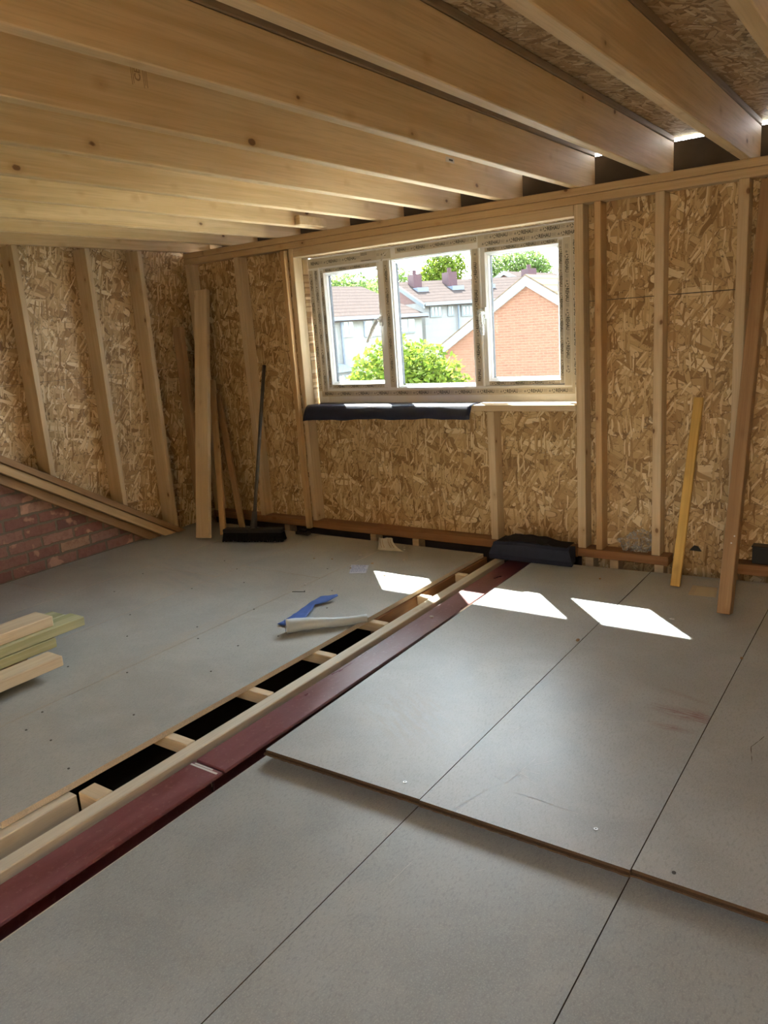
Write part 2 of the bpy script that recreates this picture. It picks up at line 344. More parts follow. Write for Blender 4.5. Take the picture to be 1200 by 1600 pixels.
def boxobj(name, x0, x1, y0, y1, z0, z1, mat, parent=None, bv=0.0):
    """axis-aligned block whose origin is at its base centre"""
    cx, cy = (x0+x1)/2, (y0+y1)/2; bm = bmesh.new()
    box(bm, x0-cx, x1-cx, y0-cy, y1-cy, 0, z1-z0)
    if bv: bev(bm, bv)
    if parent: return link(name, bm, mat, parent, Vector((cx, cy, z0))-Vector(parent.location))
    return link(name, bm, mat, None, (cx, cy, z0))
def beam(name, a, b, w, h, mat, up=(0, 0, 1), parent=None, bv=0.003, cut=0.0):
    """timber from a to b (centre line); local X runs along it; w across, h along 'up'"""
    a, b = Vector(a), Vector(b); L = (b-a).length; x = (b-a).normalized(); u = Vector(up)
    y = u.cross(x).normalized(); z = x.cross(y)
    bm = bmesh.new(); box(bm, 0, L, -w/2, w/2, -h/2, h/2)
    if bv: bev(bm, bv)
    o = link(name, bm, mat, parent)
    mw = Matrix(((x.x, y.x, z.x, a.x), (x.y, y.y, z.y, a.y), (x.z, y.z, z.z, a.z), (0, 0, 0, 1)))
    if parent: o.matrix_basis = Matrix.Translation(parent.location).inverted() @ mw
    else: o.matrix_world = mw
    return o
def vbeam(name, x0, x1, y0, y1, z0, z1, mat, parent=None):
    """upright timber with grain along Z"""
    return beam(name, ((x0+x1)/2, (y0+y1)/2, z0), ((x0+x1)/2, (y0+y1)/2, z1), x1-x0, y1-y0, mat, up=(0, 1, 0), parent=parent)
def xbeam(name, x0, x1, y0, y1, z0, z1, mat, parent=None):
    return beam(name, (x0, (y0+y1)/2, (z0+z1)/2), (x1, (y0+y1)/2, (z0+z1)/2), y1-y0, z1-z0, mat, parent=parent)
def ybeam(name, x0, x1, y0, y1, z0, z1, mat, parent=None):
    return beam(name, ((x0+x1)/2, y0, (z0+z1)/2), ((x0+x1)/2, y1, (z0+z1)/2), x1-x0, z1-z0, mat, parent=parent)
def empty(name, loc=(0, 0, 0), rz=0):
    o = D.objects.new(name, None); COL.objects.link(o); o.location = loc; o.rotation_euler = (0, 0, rz); o.empty_display_size = 0.1; return o
def tube(bm, pts, rads, seg=10, cap=True):
    rings = []; pts = [Vector(p) for p in pts]
    for i, p in enumerate(pts):
        d = (pts[min(i+1, len(pts)-1)]-pts[max(i-1, 0)]).normalized()
        a = d.orthogonal().normalized() if i == 0 else (pa - d*pa.dot(d)).normalized()
        pa = a; b = d.cross(a); r = rads[i] if isinstance(rads, (list, tuple)) else rads
        rings.append([bm.verts.new(p+(a*math.cos(t)+b*math.sin(t))*r) for t in [2*math.pi*k/seg for k in range(seg)]])
    for r0, r1 in zip(rings, rings[1:]):
        for k in range(seg): bm.faces.new((r0[k], r0[(k+1) % seg], r1[(k+1) % seg], r1[k]))
    if cap: bm.faces.new(rings[0][::-1]); bm.faces.new(rings[-1])
def disc(bm, c, r, h, seg=10):
    tube(bm, [c, Vector(c)+Vector((0, 0, h))], r, seg)
def poly_prism(bm, pts, d, mi=0):
    """closed polygon pts extruded by vector d"""
    d = Vector(d); a = [bm.verts.new(p) for p in pts]; b = [bm.verts.new(Vector(p)+d) for p in pts]
    n = len(pts); f = [bm.faces.new(a), bm.faces.new(b[::-1])]
    for i in range(n): f.append(bm.faces.new((a[i], b[i], b[(i+1) % n], a[(i+1) % n])))
    for q in f: q.material_index = mi
    bmesh.ops.recalc_face_normals(bm, faces=f)
_fc = {}
def textmesh(s):
    if s in _fc: return _fc[s]
    cu = D.curves.new('lettering', 'FONT'); cu.body = s; cu.align_x = 'CENTER'; cu.align_y = 'CENTER'; cu.size = 1.0; cu.resolution_u = 2; cu.offset = 0.022
    o = D.objects.new('lettering', cu); COL.objects.link(o)
    dg = bpy.context.evaluated_depsgraph_get(); me = o.evaluated_get(dg).to_mesh()
    vs = [v.co.copy() for v in me.vertices]; fs = [tuple(p.vertices) for p in me.polygons]
    o.evaluated_get(dg).to_mesh_clear(); D.objects.remove(o); D.curves.remove(cu)
    _fc[s] = (vs, fs); return _fc[s]
def stamp(bm, s, mat4, sx, sy, mi=0):
    vs, fs = textmesh(s); nv = [bm.verts.new(mat4 @ Vector((v.x*sx, v.y*sy, 0))) for v in vs]
    for f in fs:
        try: q = bm.faces.new([nv[i] for i in f]); q.material_index = mi
        except ValueError: pass
def quad(bm, mat4, x0, x1, y0, y1, mi=0):
    f = bm.faces.new([bm.verts.new(mat4 @ Vector(p)) for p in ((x0, y0, 0), (x1, y0, 0), (x1, y1, 0), (x0, y1, 0))]); f.material_index = mi

# ================================================================== THE SETTING
# floor (left area), sheets laid in one mesh with fine joints
bm = bmesh.new()
def sheet(bm, x0a, x0b, x1a, x1b, y0, y1, z0, z1, mi=0, edge=1):
    vs = [bm.verts.new(p) for p in ((x0a, y0, z0), (x1a, y0, z0), (x1b, y1, z0), (x0b, y1, z0), (x0a, y0, z1), (x1a, y0, z1), (x1b, y1, z1), (x0b, y1, z1))]
    for f, m in (((0, 3, 2, 1), edge), ((4, 5, 6, 7), mi), ((0, 1, 5, 4), edge), ((1, 2, 6, 5), edge), ((2, 3, 7, 6), edge), ((3, 0, 4, 7), edge)):
        bm.faces.new([vs[i] for i in f]).material_index = m
xe = lambda y: -2.15 + (y-0.957)*(0.07/2.95)
g = 0.0016
colx = [(lambda y: -2.735+0.008*(y-1)), lambda y: -3.32, lambda y: -3.92, lambda y: -4.50]
prev = xe
breaks = [[0.955-0.0, 3.905], [-1.9, 0.5, 3.15, 3.905], [-1.9, 2.93, 3.905], [-1.9, 2.33, 3.905]]
for ci, ys in enumerate(breaks):
    for a, b in zip(ys, ys[1:]):
        L = colx[ci]; sheet(bm, L(a)+g, L(b)+g, prev(a)-g, prev(b)-g, a+g, b-g, -0.022, 0.0)
    prev = colx[ci]
sheet(bm, -2.73, -2.73, -2.15, -2.15, -1.9, 0.953, -0.022, 0.0) if False else None
fl = link('floor', bm, None, mats=['floor', 'chipcut']); tag(fl, 'left-hand floor of screwed-down grey chipboard sheets', None, kind='structure')
# sub-floor slab coloured dark for the void's shade (ceiling of the room below)
o = boxobj('floor_void', -4.7, 1.8, -2.7, 4.20, -0.30, -0.26, 'void'); tag(o, 'slab below the floorboards, coloured dark as a shaded void', kind='structure')

# back wall: OSB sheathing with the window hole
WX0, WX1, WZ0, WZ1 = -3.425, -1.545, 0.862, 1.822
bm = bmesh.new(); Y0, Y1 = 4.09, 4.15
box(bm, -4.55, WX0, Y0, Y1, 0.012, 1.96); 
zj = 1.402
box(bm, WX0, -2.05, Y0, Y1, 0.012, WZ0); box(bm, -2.048, WX1, Y0, Y1, 0.012, WZ0)
box(bm, WX0, WX1, Y0, Y1, WZ1, 1.96)
box(bm, WX1, 1.7, Y0+0.0005, Y1, -0.26, zj-0.002); box(bm, WX1, 1.7, Y0-0.002, Y1, zj+0.002, 1.96)
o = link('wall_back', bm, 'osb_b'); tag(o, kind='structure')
# left cheek of OSB over the rafter line, and the brick party wall below
def rz(y): return 0.783 - 0.611*(y-2.372)          # top of the cheek's sloping plate
bm = bmesh.new()
def cheek(y0, y1, za, zb, top=1.985, x=-4.55):
    poly_prism(bm, [(x, y0, za), (x, y1, zb), (x, y1, top), (x, y0, top)], (-0.02, 0, 0))
ys = [-2.5, 2.0, 2.86, 4.09]
for a, b in ((-2.5, 1.72), (1.722, 4.09)):
    za, zb = (rz(a)-0.10), (rz(b)-0.10)
    zj2 = 1.162
    if za < zj2: cheek(a, b, za, zb, zj2-0.0012); cheek(a, b, zj2+0.0012, zj2+0.0012)
    else: poly_prism(bm, [(-4.55, a, max(za, 1.985-0.01) if za < 1.985 else 1.98), (-4.55, b, zb), (-4.55, b, 1.985), (-4.55, a, 1.985)], (-0.02, 0, 0))
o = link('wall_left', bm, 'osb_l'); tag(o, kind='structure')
bm = bmesh.new()
poly_prism(bm, [(-4.495, -2.5, -0.26), (-4.495, 4.09, -0.26), (-4.495, 4.09, -0.1), (-4.495, 3.78, -0.15), (-4.495, -0.2, 2.25), (-4.495, -2.5, 2.25)], (-0.03, 0, 0))
o = link('wall_left_brick', bm, 'brick'); tag(o, 'old red brick party wall under the sloping rafter', kind='structure')
# dark membrane added outside the sheathing to stop light leaking through joints
bm = bmesh.new(); Y0, Y1 = 4.1505, 4.154
box(bm, -4.60, WX0, Y0, Y1, -0.26, 1.95); box(bm, WX1, 1.7, Y0, Y1, -0.26, 1.95); box(bm, WX0, WX1, Y0, Y1, -0.26, WZ0); box(bm, WX0, WX1, Y0, Y1, WZ1, 1.95)
o = link('wall_back_light_seal', bm, 'darkboard'); tag(o, kind='structure')
o = boxobj('wall_left_light_seal', -4.60, -4.571, -2.6, 4.32, -0.26, 2.159, 'darkboard'); tag(o, kind='structure')
# right wall and rear wall (behind the camera)
o = boxobj('wall_right', 1.7, 1.75, -2.6, 4.15, -0.26, 2.15, 'osb_l'); tag(o, kind='structure')
bm = bmesh.new()
box(bm, -4.58, 1.7, -2.6, -2.5, -0.26, 2.16)
o = link('wall_rear', bm, 'osb_b'); tag(o, kind='structure')
# roof deck above the joists
bm = bmesh.new()
ds = [-2.6, -0.9, 1.55, 3.2, 4.33]
RX0, RX1, RY0, RY1 = -0.75, 0.25, -2.0, -1.2      # unseen opening added behind the camera to let in fill light
box(bm, -4.62, RX0, -2.6, 0.499, 2.160, 2.178); box(bm, RX1, 1.75, -2.6, 0.499, 2.160, 2.178); box(bm, RX0, RX1, -2.6, RY0, 2.160, 2.178); box(bm, RX0, RX1, RY1, 0.499, 2.160, 2.178)
box(bm, -4.62, -1.0, 0.501, 2.94, 2.160, 2.178); box(bm, -0.998, 1.75, 0.501, 2.06, 2.160, 2.178)
box(bm, -4.62, -1.0, 2.942, 4.31, 2.160, 2.178); box(bm, -0.998, 1.75, 2.062, 4.31, 2.160, 2.178)
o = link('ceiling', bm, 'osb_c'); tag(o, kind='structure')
# nails through the deck in a line
for i in range(7):
    bm = bmesh.new(); tube(bm, [(0, 0, 0.0), (0.002, 0, -0.026)], 0.0016, 6)
    link('nail', bm, 'darkmetal', None, None).parent = o
    nl = D.objects[-1] if False else o.children[-1]; nl.location = (-0.53+0.004*i, 2.15+0.22*i, 2.16)
# dark fascia board behind the joist ends; soffit board outside
o = boxobj('trim_fascia', -4.5, 1.7, 4.30, 4.318, 1.97, 2.143, 'darkboard'); tag(o, kind='structure')
o = boxobj('trim_soffit', -5.2, 1.9, 4.34, 4.53, 1.99, 2.01, 'white'); tag(o, kind='structure')
o = boxobj('trim_eaves_ledge', -4.6, 1.7, 4.151, 4.33, 1.93, 1.962, 'darkboard'); tag(o, kind='structure')

# ------------------------------------------------------------------ timber frame of the back wall
G_ST = 'upright studs of the window wall'
def stud(x0, x1, z0, z1, label, y0=4.0, y1=4.0885, mat='stud', name='wall_stud'):
    o = vbeam(name, x0, x1, y0, y1, z0, z1, mat); tag(o, label, 'stud', G_ST); return o
PT = 1.960
xbeam('top_plate', -4.25, 1.65, 4.0, 4.0885, 1.922, PT, 'plate'); tag(D.objects['top_plate'], 'long upper plank of the doubled timber plate above the window', 'plate')
o = xbeam('top_plate', -4.46, 1.65, 4.0, 4.0885, 1.881, 1.9205, 'plate'); tag(o, 'lower plank of the doubled timber plate, directly above the studs', 'plate')
o = xbeam('top_plate', -4.46, -4.252, 4.0, 4.0885, 1.922, PT, 'plate'); tag(o, 'short offcut plank at the left corner end of the timber plate', 'plate')
o = xbeam('sole_plate', -4.47, -3.52, 4.0, 4.0885, 0.012, 0.062, 'sole'); tag(o, 'brown sole plate behind the broom in the left corner', 'plate')
o = xbeam('sole_plate', -3.518, -1.538, 4.0, 4.0885, 0.012, 0.064, 'sole'); tag(o, 'long brown sole plate along the floor under the window', 'plate')
o = xbeam('sole_plate', -1.534, -1.04, 3.995, 4.0885, 0.020, 0.068, 'sole'); tag(o, 'brown sole plate with the clear bag lying on it', 'plate')
o = xbeam('sole_plate', -0.735, 1.65, 4.0, 4.0885, 0.018, 0.072, 'sole'); tag(o, 'brown sole plate right of the leaning brown post', 'plate')
stud(-4.453, -4.410, 0.063, 1.880, 'stud in the left corner, half hidden by the wide leaning plank')
stud(-3.965, -3.920, 0.063, 1.880, 'stud standing behind the broom handle')
stud(-3.465, -3.427, 0.065, 1.880, 'stud forming the left side of the window opening')
stud(-2.073, -2.028, 0.065, 0.831, 'short stud under the window sill', name='cripple_stud')
stud(-1.534, -1.487, 0.069, 1.880, 'stud forming the right side of the window opening')
stud(-1.430, -1.395, 0.069, 1.880, 'thin orange stud just right of the window-side stud', mat='stud2')
stud(-1.130, -1.085, 0.069, 1.880, 'stud standing at the right of the clear bag')
stud(-0.760, -0.714, -0.10, 1.880, 'rightmost stud, behind the leaning brown post')
o = vbeam('timber_batten', -3.503, -3.468, 3.962, 3.998, 0.012, 1.872, 'stud2'); tag(o, 'thin upright batten nailed in front of the stud left of the window', 'batten')
o = xbeam('window_header', -3.425, -1.536, 4.0, 4.0885, 1.824, 1.880, 'stud'); tag(o, 'pale timber header lying over the top of the window', 'header')
o = xbeam('window_sill_timber', -3.425, -1.536, 4.0, 4.0885, 0.832, 0.868, 'stud'); tag(o, 'timber sill rail running under the window', 'sill')
# packers under the sole plates
for x, y, lab in ((-3.72, 4.0, 'wood packer under the sole plate beside the broom head'), (-2.955, 4.0, 'wood packer under the sole plate behind the crumpled paper bag'), (-2.62, 4.0, 'wood packer under the sole plate midway below the window'), (-1.47, 4.0, 'wood packer under the sole plate at the right end of the navy foam'), (-1.33, 4.0, 'wood packer under the sole plate below the clear bag'), (-1.09, 4.0, 'wood packer under the broken end of the sole plate'), (-0.52, 4.0, 'wood packer under the sole plate at the right picture edge')):
    o = boxobj('timber_packer', x-0.024, x+0.024, y+0.002, y+0.08, -0.10, (0.010 if x < -1.5 else 0.0175), 'stud', bv=0.002); tag(o, lab, 'packer', 'packers under the sole plates')
    
o = boxobj('joist_packer_rail', -4.47, 1.6, 4.005, 4.08, -0.26, -0.101, 'void'); tag(o, 'bearer under the sole plates, coloured dark for the shaded gap', kind='structure')  # dark colour stands in for shade in the gap below the plates

# ------------------------------------------------------------------ left cheek studs and sloping plate
for ye, lab in ((2.712, 'leftmost sloping-cheek stud beside the photo edge'), (3.200, 'middle stud of the left OSB wall'), (3.605, 'stud of the left OSB wall nearest the corner')):
    y0 = ye-0.036; zb = rz(ye)+0.002
    bm = bmesh.new(); za = rz(y0)+0.002
    # local X along the length so that the grain runs up the stud
    L = 1.962
    pts = [(za, 0), (zb, ye-y0), (L, ye-y0), (L, 0)]
    poly_prism(bm, [(p[0], 0, p[1]) for p in pts], (0, 0.129, 0)); bev(bm, 0.0025)
    o = link('wall_stud', bm, 'stud'); o.matrix_world = Matrix(((0, -1, 0, -4.42), (0, 0, 1, y0), (1, 0, 0, 0), (0, 0, 0, 1)))
    tag(o, lab, 'stud', 'studs of the left cheek wall')
def slope_beam(name, y0, y1, dz0, dz1, x0, x1, mat, label):
    c = (dz0+dz1)/2; a = ((x0+x1)/2, y0, rz(y0)+c); b = ((x0+x1)/2, y1, rz(y1)+c)
    o = beam(name, a, b, x1-x0, (dz1-dz0)*0.853, mat, up=(0, 0, 1)); tag(o, label, 'rafter'); return o
slope_beam('cheek_plate', 0.6, 3.70, -0.047, -0.001, -4.545, -4.40, 'brown', 'pinkish sloping plate carrying the left wall studs')
slope_beam('sloping_rafter', 0.6, 3.66, -0.112, -0.050, -4.49, -4.415, 'plate', 'sloping roof rafter beneath the left wall studs')
slope_beam('sloping_rafter', 0.6, 3.62, -0.182, -0.116, -4.49, -4.445, 'brown', 'dark lower rafter resting against the red brick wall')

# ------------------------------------------------------------------ ceiling joists
JL = [(-0.365, 'joist cut by the top right corner of the photo'),
      (-0.717, 'joist ending furthest right on the top plate'),
      (-1.112, 'joist ending above the thin orange stud, nails on the deck beside it'),
      (-1.512, 'joist ending above the right side of the window'),
      (-1.924, 'joist with the printed grade stamp near its left end'),
      (-2.316, 'joist ending above the middle of the window'),
      (-2.715, 'joist ending above the left window casement'),
      (-3.130, 'joist with a small block nailed on its end'),
      (-3.552, 'joist ending above the stud behind the broom'),
      (-3.950, 'last free joist before the left wall')]
for i, (xr, lab) in enumerate(JL):
    e = empty('ceiling_joist', (xr-0.022, 4.0, PT+0.002)); tag(e, lab, 'joist', 'roof joists running to the window wall')
    ybeam('joist_timber', xr-0.045, xr, -2.45, 4.252, PT+0.002, 2.132, 'joist', e)
    ybeam('firring_strip', xr-0.043, xr+0.004, -2.45, 4.252, 2.133, 2.159, 'firring', e)
    if i == 4:
        def onx(y, z, s=1, r=0.0):   # right face of the joist, reading direction along +Y
            return Matrix(((0, 0, 1, xr+0.0008), (1, 0, 0, y), (0, 1, 0, z), (0, 0, 0, 1))) @ Matrix.Rotation(r, 4, 'Z')
        bm = bmesh.new(); stamp(bm, 'CE', onx(1.64, 2.095, r=math.pi/2), 0.03, 0.03); 
        for k, (dy, ln) in enumerate(((-0.022, 0.05), (-0.016, 0.042), (0.020, 0.055), (0.026, 0.038), (0.032, 0.05))):
            quad(bm, onx(1.64+dy, 2.09), -0.0012, 0.0012, -ln/2, ln/2)
        stamp(bm, 'C24', onx(1.64, 2.048, r=math.pi/2), 0.018, 0.014) if False else None
        s = link('grade_stamp', bm, 'brown'); s.parent = e; s.location = -Vector(e.location); s['label'] = 'dark printed grade stamp'
        bm = bmesh.new(); box(bm, 0.0, 0.0015, -0.04, 0.04, -0.011, 0.011)
        s = link('paper_tag', bm, 'label'); s.parent = e; s.location = Vector((xr+0.0003, 3.44, 2.088))-Vector(e.location)
        bm = bmesh.new(); box(bm, 0.0, 0.0004, -0.012, 0.025, -0.004, 0.004)
        t = link('printed_line', bm, 'ink'); t.parent = s; t.location = (0.0016, 0, 0)
    if i == 7:
        boxobj('end_block', xr+0.001, xr+0.04, 3.70, 3.95, PT+0.006, PT+0.06, 'joist', e, 0.003)
e = empty('ceiling_joist', (-4.44, 4.0, PT+0.002)); tag(e, 'edge joist lying flat against the left wall, over its studs', 'joist', 'roof joists running to the window wall')
ybeam('joist_timber', -4.465, -4.422, -2.45, 4.24, PT+0.006, 2.135, 'joist', e); ybeam('firring_strip', -4.465, -4.42, -2.45, 4.24, 2.136, 2.159, 'firring', e)

# ================================================================== THE SLOT, STEEL AND SHEETS
def joist_under(x0, x1, y0, y1, zt, lab, mat='pale2', h=0.17, name='floor_joist'):
    o = ybeam(name, x0, x1, y0, y1, zt-h, zt, mat); tag(o, lab, 'joist'); return o
o = beam('floor_joist', (-2.004, -1.9, -0.108), (-1.983, 3.93, -0.108), 0.054, 0.17, 'pale2'); tag(o, 'pale floor joist between the open slot and the red steel', 'joist')
o = beam('floor_joist', (-2.122, 2.82, -0.110), (-2.094, 3.93, -0.110), 0.046, 0.17, 'sole'); tag(o, 'brown floor joist, darkened for the slot shade, under the far left floor edge of the open slot', 'joist')  # darker wood colour imitates the depth shade inside the slot
o = beam('floor_joist', (-2.165, -1.9, -0.110), (-2.142, 1.18, -0.110), 0.060, 0.17, 'pale2'); tag(o, 'pale near joist at the left photo edge beside the slot', 'joist')
for i, (y, w, lab) in enumerate(((1.220, 0.062, 'nearest noggin across the open floor slot'), (1.575, 0.04, 'second nearest noggin across the open floor slot'), (1.985, 0.04, 'third nearest noggin across the open floor slot'), (2.385, 0.04, 'fourth nearest noggin, beyond the yellow wool in the slot'), (2.79, 0.04, 'noggin in the slot under the end of the pale foam tube'), (3.19, 0.04, 'noggin in the slot beside the left sun patch'), (3.58, 0.04, 'farthest noggin across the open floor slot'))):
    xl = (-2.118+0.0145*(y-1.2)) if y > 2.85 or i == 0 else -2.45; xrr = -2.0325+0.0036*(y+1.9)*0.9
    o = xbeam('timber_noggin', xl, xrr-0.001, y-w/2, y+w/2, -0.07 if i else -0.19, -0.023, 'pale'); tag(o, lab, 'noggin', 'noggins across the floor slot')
o = ybeam('floor_joist', -2.50, -2.455, 1.3, 2.80, -0.195, -0.0225, 'sole'); tag(o, 'joist deep under the left floor, carrying the slot noggins', 'joist')  # darker wood stands in for the shade deep under the floor
def steel(name, y0, y1, lab):
    e = empty(name, (-1.862, (y0+y1)/2, -0.2)); tag(e, lab, 'steel beam')
    bm = bmesh.new(); box(bm, -1.931, -1.792, y0, y1, -0.042, -0.030); bev(bm, 0.002); f = link('top_flange', bm, 'steel', e, -Vector(e.location))
    bm = bmesh.new(); box(bm, -1.866, -1.857, y0, y1, -0.215, -0.0425); link('web', bm, 'steel', e, -Vector(e.location))
    bm = bmesh.new(); box(bm, -1.931, -1.792, y0, y1, -0.227, -0.2155); link('bottom_flange', bm, 'steel', e, -Vector(e.location))
    return e
steel('steel_beam', 1.515, 3.93, 'far length of dark red painted steel beam running to the window wall')
s = steel('steel_beam', -1.9, 1.503, 'near length of dark red painted steel beam at the lower left')
bm = bmesh.new(); box(bm, -1.925, -1.80, 1.482, 1.490, 0, 0.0006); box(bm, -1.915, -1.83, 1.493, 1.499, 0, 0.0006); w_ = link('weld_scuff', bm, 'scuff', s, Vector((0, 0, -0.0298))-Vector(s.location)); w_['label'] = 'white scuffed line across the flange end'
bm = bmesh.new()
for a, b in (((-1.83, 0.95), (-1.86, 1.16)), ((-1.82, 1.0), (-1.83, 1.12))):
    a = Vector((*a, 0)); b = Vector((*b, 0)); p = (b-a).orthogonal().normalized()*0.0007
    bm.faces.new([bm.verts.new(q) for q in (a-p, b-p, b+p, a+p)])
w_ = link('scratch_mark', bm, 'scuff', s, Vector((0, 0, -0.0294))-Vector(s.location)); w_['label'] = 'fine pale scratches'
o = beam('floor_joist', (-1.750, -1.9, -0.146), (-1.744, 3.93, -0.146), 0.056, 0.17, 'pale2'); tag(o, 'pale joist right of the red steel, under the grey sheets', 'joist')

SH = []
def sheet_thing(pa, z1, mat, label, far=True, tongue=True, group=None, name='chipboard_sheet'):
    """pa: four plan corners near-left, near-right, far-right, far-left"""
    c = sum((Vector((*p, 0)) for p in pa), Vector())/4
    e = empty(name, (c.x, c.y, z1-0.022)); tag(e, label, 'floor sheet', group)
    bm = bmesh.new(); lo = [bm.verts.new((*p, z1-0.022)) for p in pa]; hi = [bm.verts.new((*p, z1)) for p in pa]
    bm.faces.new(hi).material_index = 0; bm.faces.new(lo[::-1]).material_index = 1
    for i in range(4): bm.faces.new((lo[i], lo[(i+1) % 4], hi[(i+1) % 4], hi[i])).material_index = 1
    p = link('board', bm, None, e, -Vector(e.location), mats=[mat, 'chipedge'])
    if tongue:
        a, b = pa[0], pa[1]; bm = bmesh.new(); n = 60; rnd = random.Random(len(SH))
        r0 = []; 
        for i in range(n+1):
            t = i/n; x = a[0]+(b[0]-a[0])*t; y = a[1]+(b[1]-a[1])*t; d = 0.010+rnd.uniform(-0.0015, 0.0015)
            r0.append([bm.verts.new(q) for q in ((x, y-0.0003, z1-0.0085), (x, y-d, z1-0.0095+rnd.uniform(-.0006, .0006)), (x, y-d, z1-0.0145), (x, y-0.0003, z1-0.0155))])
        for q0, q1 in zip(r0, r0[1:]):
            for k in range(3): bm.faces.new((q0[k], q0[k+1], q1[k+1], q1[k]))
        t = link('tongue', bm, 'chipedge', e, -Vector(e.location)); t['label'] = 'broken tongue along the front edge, coloured dark for its shade'
    SH.append(e); return e
def rag(a, b): return [a, b]
PY = 1.648
sA = sheet_thing([(-1.722, PY-0.010), (-1.1215, PY), (-1.1125, 3.925), (-1.752, 3.885)], 0.0, 'chipA', 'raised grey floor sheet beside the red steel, reaching the navy foam')
sB = sheet_thing([(-1.1185, PY-0.004), (-0.509, PY+0.0), (-0.502, 3.97), (-1.1095, 3.93)], 0.0, 'chipB', 'raised grey floor sheet in the middle, scratched and red-smeared at its right edge')
sC = sheet_thing([(-0.506, PY+0.006), (0.75, PY+0.0), (0.75, 3.99), (-0.499, 3.975)], 0.0, 'chipA', 'raised grey floor sheet at the right photo edge under the post shadow')
ZL = -0.038
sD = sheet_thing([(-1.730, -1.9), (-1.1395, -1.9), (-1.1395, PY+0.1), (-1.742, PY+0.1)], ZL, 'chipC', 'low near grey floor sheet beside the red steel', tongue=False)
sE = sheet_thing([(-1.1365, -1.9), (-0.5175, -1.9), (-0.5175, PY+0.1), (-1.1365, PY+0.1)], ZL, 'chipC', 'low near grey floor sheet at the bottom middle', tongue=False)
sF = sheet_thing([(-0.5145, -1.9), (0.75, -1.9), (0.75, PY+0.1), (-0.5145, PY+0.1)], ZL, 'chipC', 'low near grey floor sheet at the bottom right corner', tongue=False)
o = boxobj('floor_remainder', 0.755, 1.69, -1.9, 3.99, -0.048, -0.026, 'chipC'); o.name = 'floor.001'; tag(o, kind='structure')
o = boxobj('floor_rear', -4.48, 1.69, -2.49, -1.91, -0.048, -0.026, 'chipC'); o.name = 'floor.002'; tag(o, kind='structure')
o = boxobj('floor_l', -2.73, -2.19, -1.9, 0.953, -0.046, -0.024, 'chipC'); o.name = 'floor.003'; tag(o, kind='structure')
# bearers under the raised sheets
for x, lab in ((-1.118, 'bearer below the joint of the left and middle raised sheets'), (-0.506, 'bearer below the joint of the middle and right raised sheets')):
    o = ybeam('floor_joist', x-0.024, x+0.024, PY+0.12, 3.9, -0.19, -0.0225, 'pale2'); tag(o, lab, 'joist')
# scratches and screws in the sheets
def scratches(e, segs, mat, z, lab, w=0.0008):
    rnd = random.Random(3)
    for (ax, ay, bx, by) in segs:
        bm = bmesh.new()
        a = Vector((ax, ay, 0)); b = Vector((bx, by, 0)); d = b-a; p = Vector((-d.y, d.x, 0)).normalized()
        n = max(2, int(d.length/0.012)); pr = None
        for i in range(n+1):
            t = i/n; ww = w*(0.15+rnd.random()); c = a+d*t+p*rnd.uniform(-.0006, .0006); q = (bm.verts.new(c-p*ww), bm.verts.new(c+p*ww))
            if pr: bm.faces.new((pr[0], q[0], q[1], pr[1]))
            pr = q
        o = link('scratch_mark', bm, mat, e, Vector((0, 0, z+0.0004))-Vector(e.location)); o['label'] = lab
scratches(sB, [(-0.914, 1.81, -0.80, 1.808), (-0.80, 1.806, -0.699, 1.80), (-0.956, 1.921, -0.892, 1.896), (-0.936, 1.835, -0.915, 2.0), (-0.903, 1.969, -0.86, 2.02), (-0.97, 1.79, -1.01, 1.66), (-0.94, 1.93, -0.87, 1.93), (-0.93, 1.90, -0.85, 1.875), (-0.99, 1.86, -0.955, 1.85)], 'scratch', 0.0, 'pale scratch')
scratches(sA, [(-1.32, 2.3, -1.25, 2.42), (-1.22, 2.55, -1.19, 2.60), (-1.45, 2.5, -1.35, 2.56), (-1.15, 1.95, -1.14, 2.1)], 'scratchd', 0.0, 'faint pale scratch')
scratches(sB, [(-0.75, 2.35, -0.55, 2.40), (-0.9, 2.28, -0.62, 2.40), (-1.05, 2.1, -1.03, 2.2)], 'scratchd', 0.0, 'faint long scratch')
scratches(sE, [(-1.02, 1.50, -1.03, 1.35), (-0.86, 1.5, -0.84, 1.52)], 'scratchd', ZL, 'faint pale scratch', 0.0006)
scratches(sC, [(-0.343, 2.287, -0.36, 2.37), (-0.36, 2.37, -0.335, 2.454)], 'chipedge', 0.0, 'dark curved scrape', 0.001)
def screw(e, x, y, z, r=0.005, mat='metal', lab='bright screw head'):
    bm = bmesh.new(); disc(bm, (0, 0, 0), r, 0.0016, 12); s = link('screw_head', bm, mat, e, Vector((x, y, z))-Vector(e.location)); s['label'] = lab
    if mat == 'metal':
        bm = bmesh.new(); disc(bm, (0, 0, 0), r*0.4, 0.0003, 8); t = link('drive_recess', bm, 'black', s, (0, 0, 0.00165))
screw(sA, -1.206, 1.70, 0.0, 0.006); screw(sB, -0.635, 1.76, 0.0, 0.006); screw(sC, -0.415, 1.69, 0.0, 0.005, 'darkmetal', 'dull screw head')
rnd = random.Random(5)
